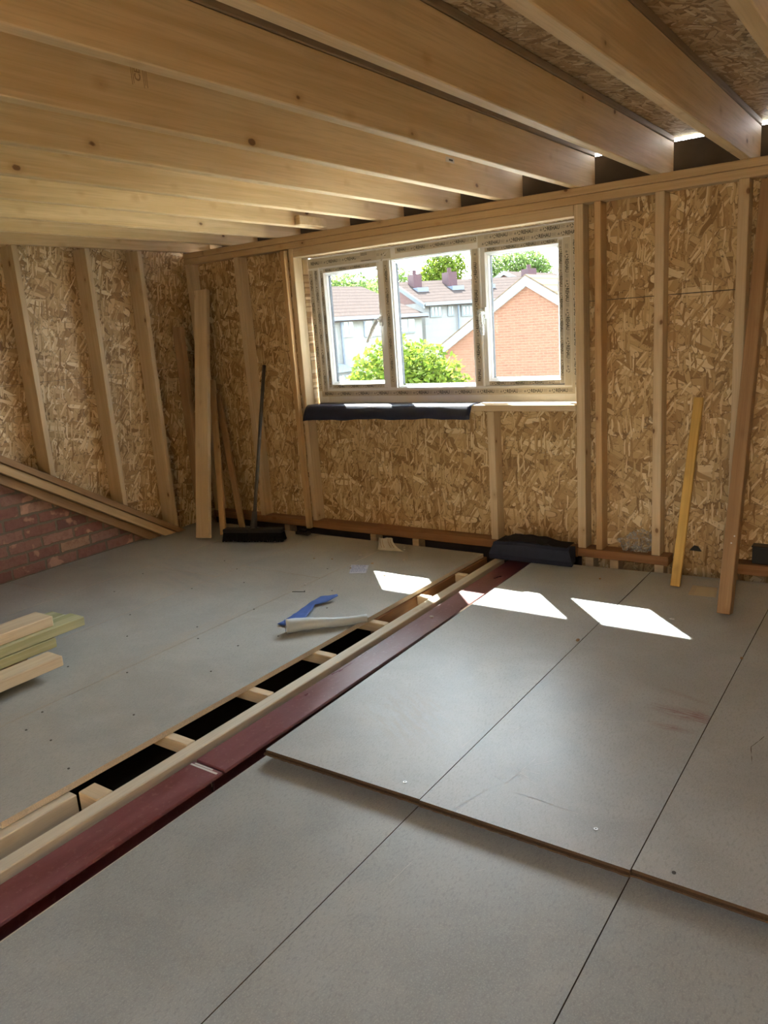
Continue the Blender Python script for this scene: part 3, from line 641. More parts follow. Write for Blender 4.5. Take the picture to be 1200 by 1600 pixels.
for (x, y) in [(-2.70, 1.42), (-2.70, 1.80), (-2.70, 2.2), (-2.70, 2.62), (-2.25, 1.23), (-2.36, 1.6), (-2.36, 2.0), (-2.36, 2.4), (-2.36, 2.8), (-2.95, 1.3), (-3.0, 1.75), (-3.05, 2.1), (-3.28, 2.3), (-3.27, 2.7), (-3.3, 3.1), (-3.1, 2.9), (-2.8, 2.3), (-2.62, 1.31), (-2.45, 1.30), (-2.46, 2.22), (-3.7, 2.5), (-3.8, 2.8), (-3.5, 3.2), (-2.78, 3.3), (-2.5, 3.0)]:
    screw(fl, x+rnd.uniform(-.02, .02), y+rnd.uniform(-.02, .02), 0.0, 0.0042, 'darkmetal', 'dark countersunk screw')

# bits inside the slot
def blob(name, c, r, mat, label, cat, squash=0.5, seed=0, sub=3, parent=None, amp=0.35):
    bm = bmesh.new(); bmesh.ops.create_icosphere(bm, subdivisions=sub, radius=1.0); rn = random.Random(seed)
    from mathutils import noise
    for v in bm.verts:
        k = 1+amp*noise.noise(v.co*2.1+Vector((seed*3, 0, 0)))+amp*0.5*noise.noise(v.co*5.3+Vector((seed, 2, 0)))
        v.co = Vector((v.co.x*r[0]*k, v.co.y*r[1]*k, max(-0.6*r[2], v.co.z*r[2]*k)))
    o = link(name, bm, mat, parent, c, smooth=True)
    if label: tag(o, label, cat)
    return o
blob('mineral_wool_tuft', (-2.075, 2.11, -0.14), (0.030, 0.06, 0.05), 'insul', 'torn yellow mineral wool tuft down in the floor slot', 'insulation', seed=4)
blob('mineral_wool_tuft', (-2.06, 2.52, -0.16), (0.028, 0.03, 0.03), 'brown', 'small brown debris lump deeper in the slot near the foam tube', 'debris', seed=6)

# ================================================================== THE WINDOW
win = empty('window_1', (-2.485, 4.13, WZ0)); tag(win, 'white plastic three-light window with printed protective film', kind='structure')
WO = Vector(win.location)
FY = 4.13
X0, X1, Z0, Z1 = -3.418, -1.552, 0.870, 1.817
def wpart(name, bm, mat, par=win, lab=None, mats=None, smooth=False):
    base = -Vector(WO)
    o = link(name, bm, mat, par, base if par is win else (0, 0, 0), mats=mats, smooth=smooth)
    if lab: o['label'] = lab
    return o
def rail(bm, x0, x1, z0, z1, y0, y1, ch=0.006):
    n0 = len(bm.verts); r = box(bm, x0, x1, y0, y1, z0, z1); 
    es = set(e for f in r for e in f.edges); bmesh.ops.bevel(bm, geom=list(es), offset=0.0015, segments=1, affect='EDGES')
FL, FT, FB, FR = 0.088, 0.072, 0.095, 0.098
M1 = (-2.845, -2.768); M2 = (-2.205, -2.148)
bm = bmesh.new()
rail(bm, X0, X0+FL, Z0, Z1, FY, FY+0.07); rail(bm, X1-FR, X1, Z0, Z1, FY, FY+0.07)
rail(bm, X0+FL, X1-FR, Z1-FT, Z1, FY+0.0003, FY+0.07); rail(bm, X0+FL, X1-FR, Z0, Z0+FB, FY+0.0003, FY+0.07)
box(bm, X0-0.03, X0+0.01, FY+0.0702, FY+0.078, Z0-0.03, Z1+0.03); box(bm, X1-0.01, X1+0.03, FY+0.0702, FY+0.078, Z0-0.03, Z1+0.03)
box(bm, X0, X1, FY+0.0702, FY+0.078, Z0-0.03, Z0+0.01); box(bm, X0, X1, FY+0.0702, FY+0.078, Z1-0.01, Z1+0.03)
outer = wpart('outer_frame', bm, 'upvc')
bm = bmesh.new(); rail(bm, M1[0], M1[1], Z0+FB, Z1-FT, FY+0.0002, FY+0.07); mu1 = wpart('mullion', bm, 'upvc')
bm = bmesh.new(); rail(bm, M2[0], M2[1], Z0+FB, Z1-FT, FY+0.0002, FY+0.07); mu2 = wpart('mullion', bm, 'upvc')
IZ0, IZ1 = Z0+FB, Z1-FT        # 0.965 .. 1.745
lights = [('casement_sash', X0+FL, M1[0], True), ('fixed_glazing_bead', M1[1], M2[0], False), ('casement_sash', M2[1], X1-FR, True)]
def ring(bm, x0, x1, z0, z1, w, ya, yb, wy):
    """picture-frame ring: face at ya of width w, then chamfer back to yb over wy"""
    def loop(i, y): return [bm.verts.new((x0+i, y, z0+i)), bm.verts.new((x1-i, y, z0+i)), bm.verts.new((x1-i, y, z1-i)), bm.verts.new((x0+i, y, z1-i))]
    L = [loop(0, yb+0.01), loop(0, ya), loop(w, ya), loop(w+wy, yb)]
    fs = []
    for a, b in zip(L, L[1:]):
        for k in range(4): fs.append(bm.faces.new((a[k], a[(k+1) % 4], b[(k+1) % 4], b[k])))
    bmesh.ops.recalc_face_normals(bm, faces=fs)
    return w+wy
sashes = []
for name, a, b, cas in lights:
    if cas:
        bm = bmesh.new(); i1 = ring(bm, a+0.001, b-0.001, IZ0+0.001, IZ1-0.001, 0.026, FY+0.012, FY+0.028, 0.010)
        s = wpart(name, bm, 'upvc', lab=('left' if a < -3 else 'right')+' opening casement sash')
        bm = bmesh.new(); ring(bm, a+0.0365, b-0.0365, IZ0+0.0365, IZ1-0.0365, 0.002, FY+0.028, FY+0.044, 0.008)
        gb = wpart('glazing_bead', bm, 'upvc', s); i = 0.046
        bm = bmesh.new(); ring(bm, a+0.0005, b-0.0005, IZ0+0.0005, IZ1-0.0005, 0.0016, FY+0.0125, FY+0.03, 0.0); wpart('gasket', bm, 'gasket', s)
    else:
        bm = bmesh.new(); ring(bm, a+0.001, b-0.001, IZ0-0.004, IZ1+0.004, 0.008, FY+0.014, FY+0.042, 0.010)
        s = wpart(name, bm, 'upvc'); i = 0.018
    # dark spacer bar and pane
    bm = bmesh.new(); ring(bm, a+i, b-i, IZ0+i, IZ1-i, 0.0005, FY+0.0425, FY+0.058, 0.0005); wpart('spacer_bar', bm, 'spacer', s)
    bm = bmesh.new(); box(bm, a+i, b-i, FY+0.0455, FY+0.0475, IZ0+i, IZ1-i); wpart('pane', bm, 'glass', s)
    sashes.append((s, a, b, cas, i))
# printed film: beige strips with lettering
def plane(x, z, y, ang=0.0):   # frame facing the room; local x along the strip
    return Matrix.Translation((x, y, z)) @ Matrix.Rotation(math.pi/2, 4, 'X') @ Matrix.Rotation(ang, 4, 'Z')
def recycle(bm, m, cx, cy, r, mi):
    for k in range(3):
        a0 = k*2.094; pr = None
        for j in range(5):
            t = a0+j*0.36; q = [bm.verts.new(m @ Vector((cx+math.cos(t)*rr, cy+math.sin(t)*rr, 0))) for rr in (r*0.68, r)]
            if pr: bm.faces.new((pr[0], q[0], q[1], pr[1])).material_index = mi
            pr = q
def film(par, x, z, y, L, h, ang, phase=0.0, rows=1, size=1.0, mat='film', pitch=0.118, gap=0.0):
    m = plane(x, z, y, ang)
    size = min(size*1.28, h*46.0)
    bm = bmesh.new(); n = 24; rn = random.Random(int(abs(x*97+z*31)*10)); pr = None
    for k in range(n+1):
        t = L*k/n; dz = rn.uniform(0, 0.0009); q = (bm.verts.new(m @ Vector((t, rn.uniform(-.0008, .0008), dz))), bm.verts.new(m @ Vector((t, h+rn.uniform(-.0008, .0008), dz*0.5))))
        if pr: bm.faces.new((pr[0], q[0], q[1], pr[1]))
        pr = q
    f = wpart('protective_film', bm, mat, par)
    if par is not win and par.parent is win: pass
    m2 = m @ Matrix.Translation((0, 0, 0.0013)); bm = bmesh.new(); sc = size
    for r in range(rows):
        yy = h*(r+0.5)/rows; t = phase + r*0.05
        t -= pitch if t > 0.03 else 0
        while t < L:
            def fit(a, b): return a >= 0.002 and b <= L-0.002
            if fit(t, t+0.050*sc): stamp(bm, 'REHAU', m2 @ Matrix.Translation((t+0.025*sc, yy, 0)), 0.0175*sc, 0.0215*sc, 0)
            for k, wd in enumerate((0.018, 0.021, 0.016, 0.019)):
                if fit(t+0.056*sc, t+0.078*sc): quad(bm, m2, t+0.056*sc, t+(0.056+wd)*sc, yy+(0.0052-0.0034*k)*sc, yy+(0.0066-0.0034*k)*sc, 1)
            if fit(t+0.081*sc, t+0.093*sc):
                c = t+0.087*sc; vs = [bm.verts.new(m2 @ Vector(p)) for p in ((c-0.0045*sc, yy-0.005*sc, 0), (c+0.0045*sc, yy-0.005*sc, 0), (c+0.0045*sc, yy+0.001*sc, 0), (c, yy+0.0055*sc, 0), (c-0.0045*sc, yy+0.001*sc, 0))]
                bm.faces.new(vs).material_index = 1
            if fit(t+0.096*sc, t+0.113*sc): recycle(bm, m2, t+0.105*sc, yy, 0.0082*sc, 0)
            t += pitch*sc
    o = link('printed_lettering', bm, None, f, (0, 0, 0), mats=['ink', 'inkgrey']); o['label'] = 'black printed maker name and symbols'
    return f
e_ = 0.0012
H = math.pi/2
# outer frame: top (right third has two rows), bottom, left, right
film(outer, X0+0.004, Z1-0.062, FY-e_, 0.66, 0.056, 0, 0.03, 1)
film(outer, -2.72, Z1-0.040, FY-e_, 0.56, 0.034, 0, 0.02, 1, 0.9)
film(outer, -2.155, Z1-0.070, FY-e_, 0.60, 0.066, 0, 0.04, 2, 1.0)
film(outer, X0+0.03, Z0+0.045, FY-e_, 1.80, 0.036, 0, 0.03, 1, 1.0)
film(outer, X0+0.004, Z1-0.075, FY-e_, 0.79, 0.036, -H, 0.04, 1, 0.95)
film(outer, X0+0.047, Z1-0.075, FY-e_, 0.79, 0.034, -H, 0.01, 1, 0.9, 'film2')
film(outer, X1-0.052, Z1-0.066, FY-e_, 0.80, 0.048, -H, 0.03, 1, 1.05)
film(outer, X1-0.094, Z1-0.075, FY-e_, 0.78, 0.040, -H, 0.08, 1, 1.0)
film(mu1, M1[0]+0.030, IZ1, FY-e_, 0.775, 0.036, -H, 0.05, 1, 0.9)
film(mu2, M2[0]+0.012, IZ0+0.003, FY-e_, 0.775, 0.036, H, 0.03, 1, 1.0) if False else film(mu2, M2[1]-0.008, IZ0+0.003, FY-e_, 0.775, 0.038, H, 0.03, 1, 1.0)
for (s, a, b, cas, i) in sashes:
    if cas:
        film(s, a+0.03, IZ1-0.025, FY+0.011, b-a-0.06, 0.022, 0, 0.02, 1, 0.8)
        film(s, a+0.03, IZ0+0.003, FY+0.011, b-a-0.06, 0.022, 0, 0.05, 1, 0.8)
        if a < -3: film(s, a+0.003, IZ1-0.01, FY+0.011, 0.76, 0.022, -H, 0.05, 1, 0.8)
        else: film(s, b-0.026, IZ1-0.01, FY+0.011, 0.76, 0.022, -H, 0.07, 1, 0.8)
# little stickers, loose strip of film
bm = bmesh.new(); box(bm, -2.985, -2.86, FY-0.0035, FY-0.0028, Z1-0.062, Z1-0.004); s1 = wpart('paper_sticker', bm, 'label', outer)
bm = bmesh.new(); 
for k, z in enumerate((Z1-0.016, Z1-0.024, Z1-0.058)): box(bm, -2.978, -2.93 if k < 2 else -2.90, FY-0.0042, FY-0.0037, z, z+0.003)
wpart('printed_lines', bm, 'ink', s1)
bm = bmesh.new()
pts = [(-2.825, FY-0.004, 1.745), (-2.80, FY-0.014, 1.775), (-2.765, FY-0.012, 1.80)]
for (p, q) in zip(pts, pts[1:]):
    a = Vector(p); b = Vector(q); w = Vector((0.005, 0, -0.002)); bm.faces.new([bm.verts.new(v) for v in (a-w, a+w, b+w, b-w)])
wpart('loose_film_strip', bm, 'film2', outer)
# handles wrapped in film
def handle(par, x, z, d, lab):
    bm = bmesh.new(); box(bm, x-0.013, x+0.013, FY-0.004, FY+0.013, z-0.032, z+0.032); bev(bm, 0.004, 2)
    h = wpart('window_handle', bm, 'white', par, lab)
    bm = bmesh.new(); tube(bm, [(x, FY-0.003, z), (x, FY-0.045, z+0.002), (x+d[0]*0.4, FY-0.05, z-0.045), (x+d[0], FY-0.045, z-0.125)], [0.010, 0.011, 0.012, 0.008], 10); wpart('lever', bm, 'white', h, smooth=True)
    bm = bmesh.new(); rn = random.Random(int(abs(x)*10))
    tube(bm, [(x, FY-0.03, z+0.012), (x+0.003, FY-0.052, z+0.006), (x+d[0]*0.4+0.004, FY-0.052, z-0.045), (x+d[0]*0.9, FY-0.050, z-0.115)], [0.013, 0.019, 0.017, 0.012], 9)
    for v in bm.verts: v.co += Vector((rn.uniform(-.003, .003), rn.uniform(-.003, .003), rn.uniform(-.003, .003)))
    wpart('film_wrap', bm, 'bag', h, smooth=False)
handle(sashes[0][0], M1[0]-0.014, 1.385, (-0.085, 0), 'lever handle turned outward on the left casement')
handle(sashes[2][0], M2[1]+0.014, 1.385, (0.012, 0), 'closed lever handle on the right casement')
# membrane over the sill
bm = bmesh.new(); n = 40; rows = []
prof = [(4.128, 0.8705), (4.03, 0.872), (3.999, 0.872), (3.982, 0.862), (3.968, 0.838), (3.957, 0.808), (3.950, 0.780)]
for i in range(n+1):
    t = i/n; x = -3.405+t*1.245; r = []
    for k, (y, z) in enumerate(prof):
        w = 0.003*math.sin(t*19+k)+0.002*math.sin(t*43); sx = (k/len(prof))*( -0.03 if t < 0.05 else 0)
        zz = z + (w if k > 3 else w*0.15) + (0.012*t if k > 4 else 0) - (0.010*(1-t)**6 if k == 6 else 0)
        r.append(bm.verts.new((x+sx, y+(w*0.6 if k > 2 else 0), zz+0.0005)))
    rows.append(r)
for a, b in zip(rows, rows[1:]):
    for k in range(len(prof)-1): bm.faces.new((a[k], b[k], b[k+1], a[k+1]))
o = link('damp_proof_membrane', bm, 'navy', smooth=True); sm = o.modifiers.new('thick', 'SOLIDIFY'); sm.thickness = 0.002; sm.offset = 1
tag(o, 'dark navy plastic membrane hanging over the left part of the window sill', 'membrane')

# ================================================================== LOOSE THINGS
GL = 'loose planks leaning in the left corner'
o = beam('leaning_plank', (-4.045, 3.50, 0.012), (-4.215, 3.915, 1.685), 0.104, 0.040, 'stud', up=(0.25, -1, 0.2)); tag(o, 'wide pale plank leaning in the left corner, in front of the others', 'plank', GL)
o = vbeam('leaning_plank', -4.395, -4.315, 3.76, 3.80, 0.004, 1.45, 'brown'); o.location.x += 0; tag(o, 'upright plank with a split top left of the wide leaning plank', 'plank', GL)
o = beam('leaning_plank', (-3.985, 3.63, 0.006), (-4.265, 3.955, 1.06), 0.045, 0.022, 'stud2', up=(0.3, -1, 0)); tag(o, 'thin batten leaning just right of the wide corner plank', 'plank', GL)
o = beam('leaning_plank', (-3.965, 3.80, 0.006), (-4.245, 3.975, 0.95), 0.045, 0.022, 'brown', up=(0.3, -1, 0)); tag(o, 'thin darker batten splayed furthest right, foot behind the broom head', 'plank', GL)
o = beam('leaning_batten', (-0.938, 3.735, 0.006), (-0.921, 4.058, 0.895), 0.045, 0.022, 'yellow', up=(0, -1, 0.3)); tag(o, 'yellow batten leaning against the wall right of the clear bag', 'batten')
o = beam('leaning_post', (-0.652, 3.445, 0.013), (-0.626, 3.945, 1.845), 0.055, 0.075, 'brown', up=(0, -1, 0.27)); tag(o, 'brown timber post leaning on the top plate at the right', 'post')
for k, z in enumerate((0.36, 0.325)):
    bm = bmesh.new(); disc(bm, (0, 0, 0), 0.0035, 0.002, 8); s = link('screw_head', bm, 'metal', o); s.location = (0.9*z+0.02, -0.014+0.01*k, 0.0378)

# broom
hb = empty('broom', (-3.665, 3.61, 0.0), math.atan2(0.155, 0.42)); tag(hb, 'black broom with a dark handle leaning in the left corner', 'broom')
bm = bmesh.new(); box(bm, -0.215, 0.215, -0.033, 0.033, 0.062, 0.088); bev(bm, 0.006, 2); hd = link('broom_head', bm, 'black', hb)
bm = bmesh.new(); rn = random.Random(9)
for i in range(44):
    for j in range(6):
        x = -0.208+0.416*i/43; y = -0.027+0.054*j/5; sx = x*0.03+rn.uniform(-.006, .006); sy = y*0.5+rn.uniform(-.006, .006)
        tube(bm, [(x, y, 0.064), (x+sx, y+sy, 0.003+rn.uniform(0, .006))], [0.0052, 0.0062], 5)
br = link('bristles', bm, 'bristle', hb); tag(br, kind='stuff')
top = hb.matrix_basis.inverted() if False else None
bm = bmesh.new(); Rz = Matrix.Rotation(-hb.rotation_euler.z, 4, 'Z')
pt = Rz @ (Vector((-3.735, 3.955, 1.15))-Vector(hb.location))
tube(bm, [(0, 0, 0.075), Vector((0, 0, 0.075)).lerp(pt, 0.12), pt], [0.017, 0.012, 0.012], 12); link('broom_handle', bm, 'darkmetal', hb, smooth=True)
bm = bmesh.new(); tube(bm, [(0, 0, 0.086), Vector((0, 0, 0.075)).lerp(pt, 0.11)], [0.024, 0.017], 12); link('handle_socket', bm, 'darkmetal', hb, smooth=True)

# folded black foam on the floor by the wall
e = empty('navy_foam_roll', (-1.76, 3.90, 0.0)); tag(e, 'folded navy foam roll lying on the floor against the wall', 'foam roll')
bm = bmesh.new(); n = 24; rows = []
for i in range(n+1):
    t = i/n; x = -0.245+0.495*t; y0 = -0.062+0.012*t; tp = 0.098+0.006*math.sin(t*5)+0.010*t
    pf = [(y0-0.004, 0.002), (y0-0.010, 0.03), (y0+0.002, tp-0.014), (y0+0.014, tp), (y0+0.06, tp-0.004), (y0+0.10, tp-0.012), (y0+0.10, 0.002)]
    rows.append([bm.verts.new((x+(0.02*(0.5-t)*2 if k > 1 else 0), y, z)) for k, (y, z) in enumerate(pf)])
for a, b in zip(rows, rows[1:]):
    for k in range(7): bm.faces.new((a[k], a[(k+1) % 7], b[(k+1) % 7], b[k]))
bm.faces.new(rows[0][::-1]); bm.faces.new(rows[-1]); bmesh.ops.recalc_face_normals(bm, faces=bm.faces)
link('foam_strip', bm, 'navyfelt', e)
bm = bmesh.new(); rows = []
from mathutils import noise as NZ
for i in range(33):
    t = i/32; x = -0.205+0.42*t; r = []
    for j in range(9):
        u = j/8; y = -0.045+0.125*u; h = 0.095+0.045*math.sin(math.pi*min(1, t*1.15))**0.7*math.sin(math.pi*(0.15+0.7*u)) + 0.014*NZ.noise(Vector((x*22, y*22, 1)))
        r.append(bm.verts.new((x, y*0.88, max(h, 0.106))))
    rows.append(r)
for a, b in zip(rows, rows[1:]):
    for k in range(8): bm.faces.new((a[k], b[k], b[k+1], a[k+1]))
s = link('crumpled_felt', bm, 'blackfelt', e, smooth=False); m = s.modifiers.new('t', 'SOLIDIFY'); m.thickness = 0.004; s['label'] = 'crumpled black felt on top'

# clear bag with screws on the sole plate
e = empty('clear_plastic_bag', (-1.225, 4.04, 0.070)); tag(e, 'crumpled clear plastic bag of screws on the sole plate between studs', 'bag')
bm = bmesh.new(); bmesh.ops.create_icosphere(bm, subdivisions=4, radius=1.0)
for v in bm.verts:
    c = v.co.copy(); k = 1+0.38*NZ.noise(c*2.6+Vector((5, 1, 2)))+0.22*abs(NZ.noise(c*6.0))
    v.co = Vector((c.x*0.083*k+0.025*max(0, c.z), c.y*0.036*k, max(0.002, 0.045+c.z*0.062*k)))
link('bag_film', bm, 'bag', e)
rn = random.Random(2); bm = bmesh.new()
for i in range(14):
    a = Vector((rn.uniform(-.05, .06), rn.uniform(-.02, .02), rn.uniform(0.006, 0.024))); d = Vector((rn.uniform(-1, 1), rn.uniform(-1, 1), rn.uniform(-.2, .2))).normalized()*0.022
    tube(bm, [a, a+d*0.15, a+d], [0.004, 0.002, 0.001], 6)
s = link('screws', bm, 'metal', e); tag(s, kind='stuff')

# little black box on the right-hand sole plate, black wedge
bm = bmesh.new(); box(bm, -0.045, 0.045, -0.03, 0.03, 0, 0.085); bev(bm, 0.004, 2); o = link('black_plastic_box', bm, 'black', None, (-0.600, 4.052, 0.073))
bm = bmesh.new(); box(bm, -0.049, 0.049, -0.034, 0.032, 0.0, 0.006); bev(bm, 0.002); link('box_lid', bm, 'black', o, (0, 0, 0.0853)); tag(o, 'small black plastic box on the sole plate behind the brown post', 'box')
bm = bmesh.new(); poly_prism(bm, [(-0.03, 0, 0), (0.03, 0, -0.002), (0.012, 0, 0.022), (-0.008, 0, 0.026)], (0, 0.012, 0)); bev(bm, 0.001)
o = link('black_packer_wedge', bm, 'black', None, (-0.925, 4.074, 0.095)); tag(o, 'small black wedge poking from the wall behind the yellow batten', 'wedge')
bm = bmesh.new(); box(bm, -0.055, 0.055, -0.02, 0.02, 0, 0.02); bev(bm, 0.003); box(bm, -0.022, 0.03, -0.012, 0.012, 0.0195, 0.034)
o = link('black_packer', bm, 'black', None, (-3.445, 3.86, 0.001)); tag(o, 'small black packer block at the foot of the thin nailed batten', 'packer')

# pile of offcuts at the left photo edge (all run along Y, ends near y=1.8)
GP = 'timber offcuts stacked at the left photo edge'
for x0, x1, y1, z0, z1, mat, lab in ((-3.03, -2.925, 1.682, 0.042, 0.087, 'pale', 'lowest pale offcut of the stack, jutting over the floor'),
                                 (-3.205, -3.033, 1.730, 0.0885, 0.131, 'green', 'light greenish offcut second from the bottom of the stack'),
                                 (-3.145, -3.04, 1.883, 0.1325, 0.174, 'green', 'ridged green treated offcut reaching furthest in the stack'),
                                 (-3.255, -3.147, 1.860, 0.1325, 0.174, 'green', 'narrow green offcut end just behind the ridged one'),
                                 (-3.19, -3.062, 1.748, 0.1755, 0.221, 'pale', 'topmost pale wide offcut of the stack')):
    o = ybeam('timber_offcut', x0, x1, 0.9, y1, z0, z1, mat); tag(o, lab, 'timber', GP)
o = xbeam('timber_offcut', -3.25, -2.96, 0.95, 1.05, 0.001, 0.041, 'pale'); tag(o, 'cross bearer carrying the stack of offcuts', 'timber')
o = ybeam('timber_offcut', -3.25, -3.05, 0.9, 1.60, 0.042, 0.0875, 'pale'); tag(o, 'pale board inside the stack of offcuts', 'timber')

# blue cloth strip and pale wrapped tube
bm = bmesh.new(); rows = []
P = [(-2.405, 2.505), (-2.415, 2.60), (-2.445, 2.70), (-2.468, 2.78), (-2.445, 2.845), (-2.400, 2.905)]
Wd = [0.045, 0.047, 0.036, 0.020, 0.034, 0.008]
for i, ((x, y), w) in enumerate(zip(P, Wd)):
    d = Vector((P[min(i+1, 5)][0]-P[max(i-1, 0)][0], P[min(i+1, 5)][1]-P[max(i-1, 0)][1], 0)).normalized(); p = Vector((-d.y, d.x, 0))
    rows.append([bm.verts.new(Vector((x, y, 0.004+0.020*(i/5)+0.006*math.sin(i*1.3+k)))+p*w*(k-1)*(1 if k != 1 else 0)) for k in range(3)])
for a, b in zip(rows, rows[1:]):
    for k in range(2): bm.faces.new((a[k], a[k+1], b[k+1], b[k]))
bmesh.ops.subdivide_edges(bm, edges=bm.edges[:], cuts=3, use_grid_fill=True, smooth=0.4)
for v in bm.verts: v.co.z = max(0.002, v.co.z+0.003*NZ.noise(v.co*40))
o = link('blue_cloth_strip', bm, 'bluefab', smooth=True); m = o.modifiers.new('t', 'SOLIDIFY'); m.thickness = 0.002; m.offset = 1
tag(o, 'torn blue cloth strip lying behind the pale foam tube', 'cloth')
bm = bmesh.new(); pts = []; 
A = Vector((-2.345, 2.445, 0.036)); B = Vector((-2.075, 2.715, 0.024)); n = 26
for i in range(n+1):
    t = i/n; pts.append(A.lerp(B, t)+Vector((0.004*math.sin(t*3), 0.006*math.sin(t*5+1), 0.002*math.sin(t*7))))
tube(bm, pts, [0.036-0.018*(i/n)**0.8 for i in range(n+1)], 14)
for v in bm.verts:
    v.co.z = max(0.002, v.co.z*0.95+0.003*NZ.noise(v.co*35)); v.co.x += 0.003*NZ.noise(v.co*28)
o = link('foam_tube', bm, 'tube', smooth=True); tag(o, 'pale grey wrapped foam tube lying towards the open slot', 'tube')
bm = bmesh.new(); tube(bm, [A-Vector((0.0022, 0.0022, 0)), A-Vector((0.0012, 0.0012, 0))], 0.026, 14); link('dark_core', bm, 'darkboard', o)

# papers
def paper(name, pts, z, mat, label, cat, lines=None, lift=0.0):
    c = sum((Vector((*p, 0)) for p in pts), Vector())/4; bm = bmesh.new(); N_ = 10; g_ = []
    for i in range(N_+1):
        r = []
        for j in range(N_+1):
            u, v = i/N_, j/N_; a = Vector(pts[0]).lerp(Vector(pts[1]), u); b = Vector(pts[3]).lerp(Vector(pts[2]), u); q = a.lerp(b, v)
            r.append(bm.verts.new((q.x-c.x, q.y-c.y, lift*(0.5+0.5*NZ.noise(Vector((u*3, v*3, 4)))))))
        g_.append(r)
    for i in range(N_):
        for j in range(N_): bm.faces.new((g_[i][j], g_[i+1][j], g_[i+1][j+1], g_[i][j+1]))
    o = link(name, bm, mat, None, (c.x, c.y, z), smooth=True); m = o.modifiers.new('t', 'SOLIDIFY'); m.thickness = 0.0006; m.offset = 1; tag(o, label, cat)
    return o, c
o, c = paper('printed_leaflet', [(-2.608, 3.276), (-2.520, 3.320), (-2.592, 3.448), (-2.697, 3.415)], 0.0012, 'paper', 'small white and blue printed leaflet lying on the left floor', 'leaflet', lift=0.003)
bm = bmesh.new(); A_ = Vector((-2.608, 3.276)); U = Vector((-2.520, 3.320))-A_; V_ = Vector((-2.697, 3.415))-A_
rn = random.Random(4)
for k in range(9):
    v = 0.12+k*0.088; u = 0.08
    while u < 0.86:
        l = rn.uniform(0.06, 0.22); a = A_+U*u+V_*v; b = a+U*l; w = V_*0.035
        bm.faces.new([bm.verts.new((q.x-c.x, q.y-c.y, 0)) for q in (a, b, b+w, a+w)]); u += l+0.05
pp = link('printed_text_lines', bm, 'blueprint', o, (0, 0, 0.0042))
o, c = paper('manila_card', [(-0.855, 3.650), (-0.735, 3.662), (-0.755, 3.800), (-0.868, 3.790)], 0.0012, 'beige', 'flat beige card on the floor between the yellow batten and brown post', 'card', lift=0.002)
bm = bmesh.new(); bm.faces.new([bm.verts.new(p) for p in ((-0.857-c.x, 3.652-c.y, 0), (-0.832-c.x, 3.654-c.y, 0), (-0.845-c.x, 3.79-c.y, 0), (-0.866-c.x, 3.788-c.y, 0))]); link('folded_flap', bm, 'cream', o, (0, 0, 0.0034))
# crumpled printed paper bag standing by the sole plate
bm = bmesh.new(); rows = []
for i in range(15):
    t = i/14; r = []
    for j in range(8):
        v = j/7; x = -2.735+0.085*t+0.10*(1-v)**2*t; y = 3.735+0.02*t+0.03*v-0.02*math.sin(t*6.0)*(0.4+v)*0.6; z = 0.002+0.075*v*(1-0.12*t)
        r.append(bm.verts.new((x+2.69, y-3.74, z+0.004*NZ.noise(Vector((t*8, v*8, 0))) if j else 0.002)))
    rows.append(r)
for a, b in zip(rows, rows[1:]):
    for k in range(7): bm.faces.new((a[k], b[k], b[k+1], a[k+1]))
def bag_pt(t, v):
    x = -2.735+0.085*t+0.10*(1-v)**2*t; y = 3.735+0.02*t+0.03*v-0.02*math.sin(t*6.0)*(0.4+v)*0.6; z = 0.002+0.075*v*(1-0.12*t)
    return Vector((x+2.69, y-3.74-0.0035, z+0.001))
o = link('paper_bag', bm, 'cream', None, (-2.69, 3.74, 0.0), smooth=True); m = o.modifiers.new('t', 'SOLIDIFY'); m.thickness = 0.0012; tag(o, 'small crumpled cream printed packet by the sole plate', 'packet')
for t0 in (0.22, 0.34, 0.62, 0.74):
    bm = bmesh.new()
    for k in range(6):
        v = 0.25+k*0.11; a, b, c2, d2 = bag_pt(t0, v), bag_pt(t0+0.06, v), bag_pt(t0+0.06, v+0.06), bag_pt(t0, v+0.06); bm.faces.new([bm.verts.new(q) for q in (a, b, c2, d2)])
    link('printed_marks', bm, 'brown', o)
# nail and small debris
bm = bmesh.new(); tube(bm, [(-0.034, -0.013, 0.003), (0.030, 0.012, 0.0035)], 0.0022, 6); tube(bm, [(0.030, 0.012, 0.0055), (0.033, 0.0131, 0.0055)], 0.0045, 8)
o = link('long_nail', bm, 'darkmetal', None, (-2.67, 2.91, 0.002)); tag(o, 'dark nail lying on the left floor beyond the blue cloth', 'nail')
def crumb(x, y, z, r, mat, label, cat='debris', name='plaster_crumb', seed=0):
    rn = random.Random(seed); bm = bmesh.new(); bmesh.ops.create_icosphere(bm, subdivisions=1, radius=1)
    ang = rn.uniform(0, 3)
    for v in bm.verts: v.co = Vector((v.co.x*r*rn.uniform(.8, 1.2), v.co.y*r*0.6*rn.uniform(.8, 1.2), max(0, (v.co.z+0.5)*r*0.42)))
    o = link(name, bm, mat, None, (x, y, z+0.0006), (0, 0, ang)); tag(o, label, cat); return o
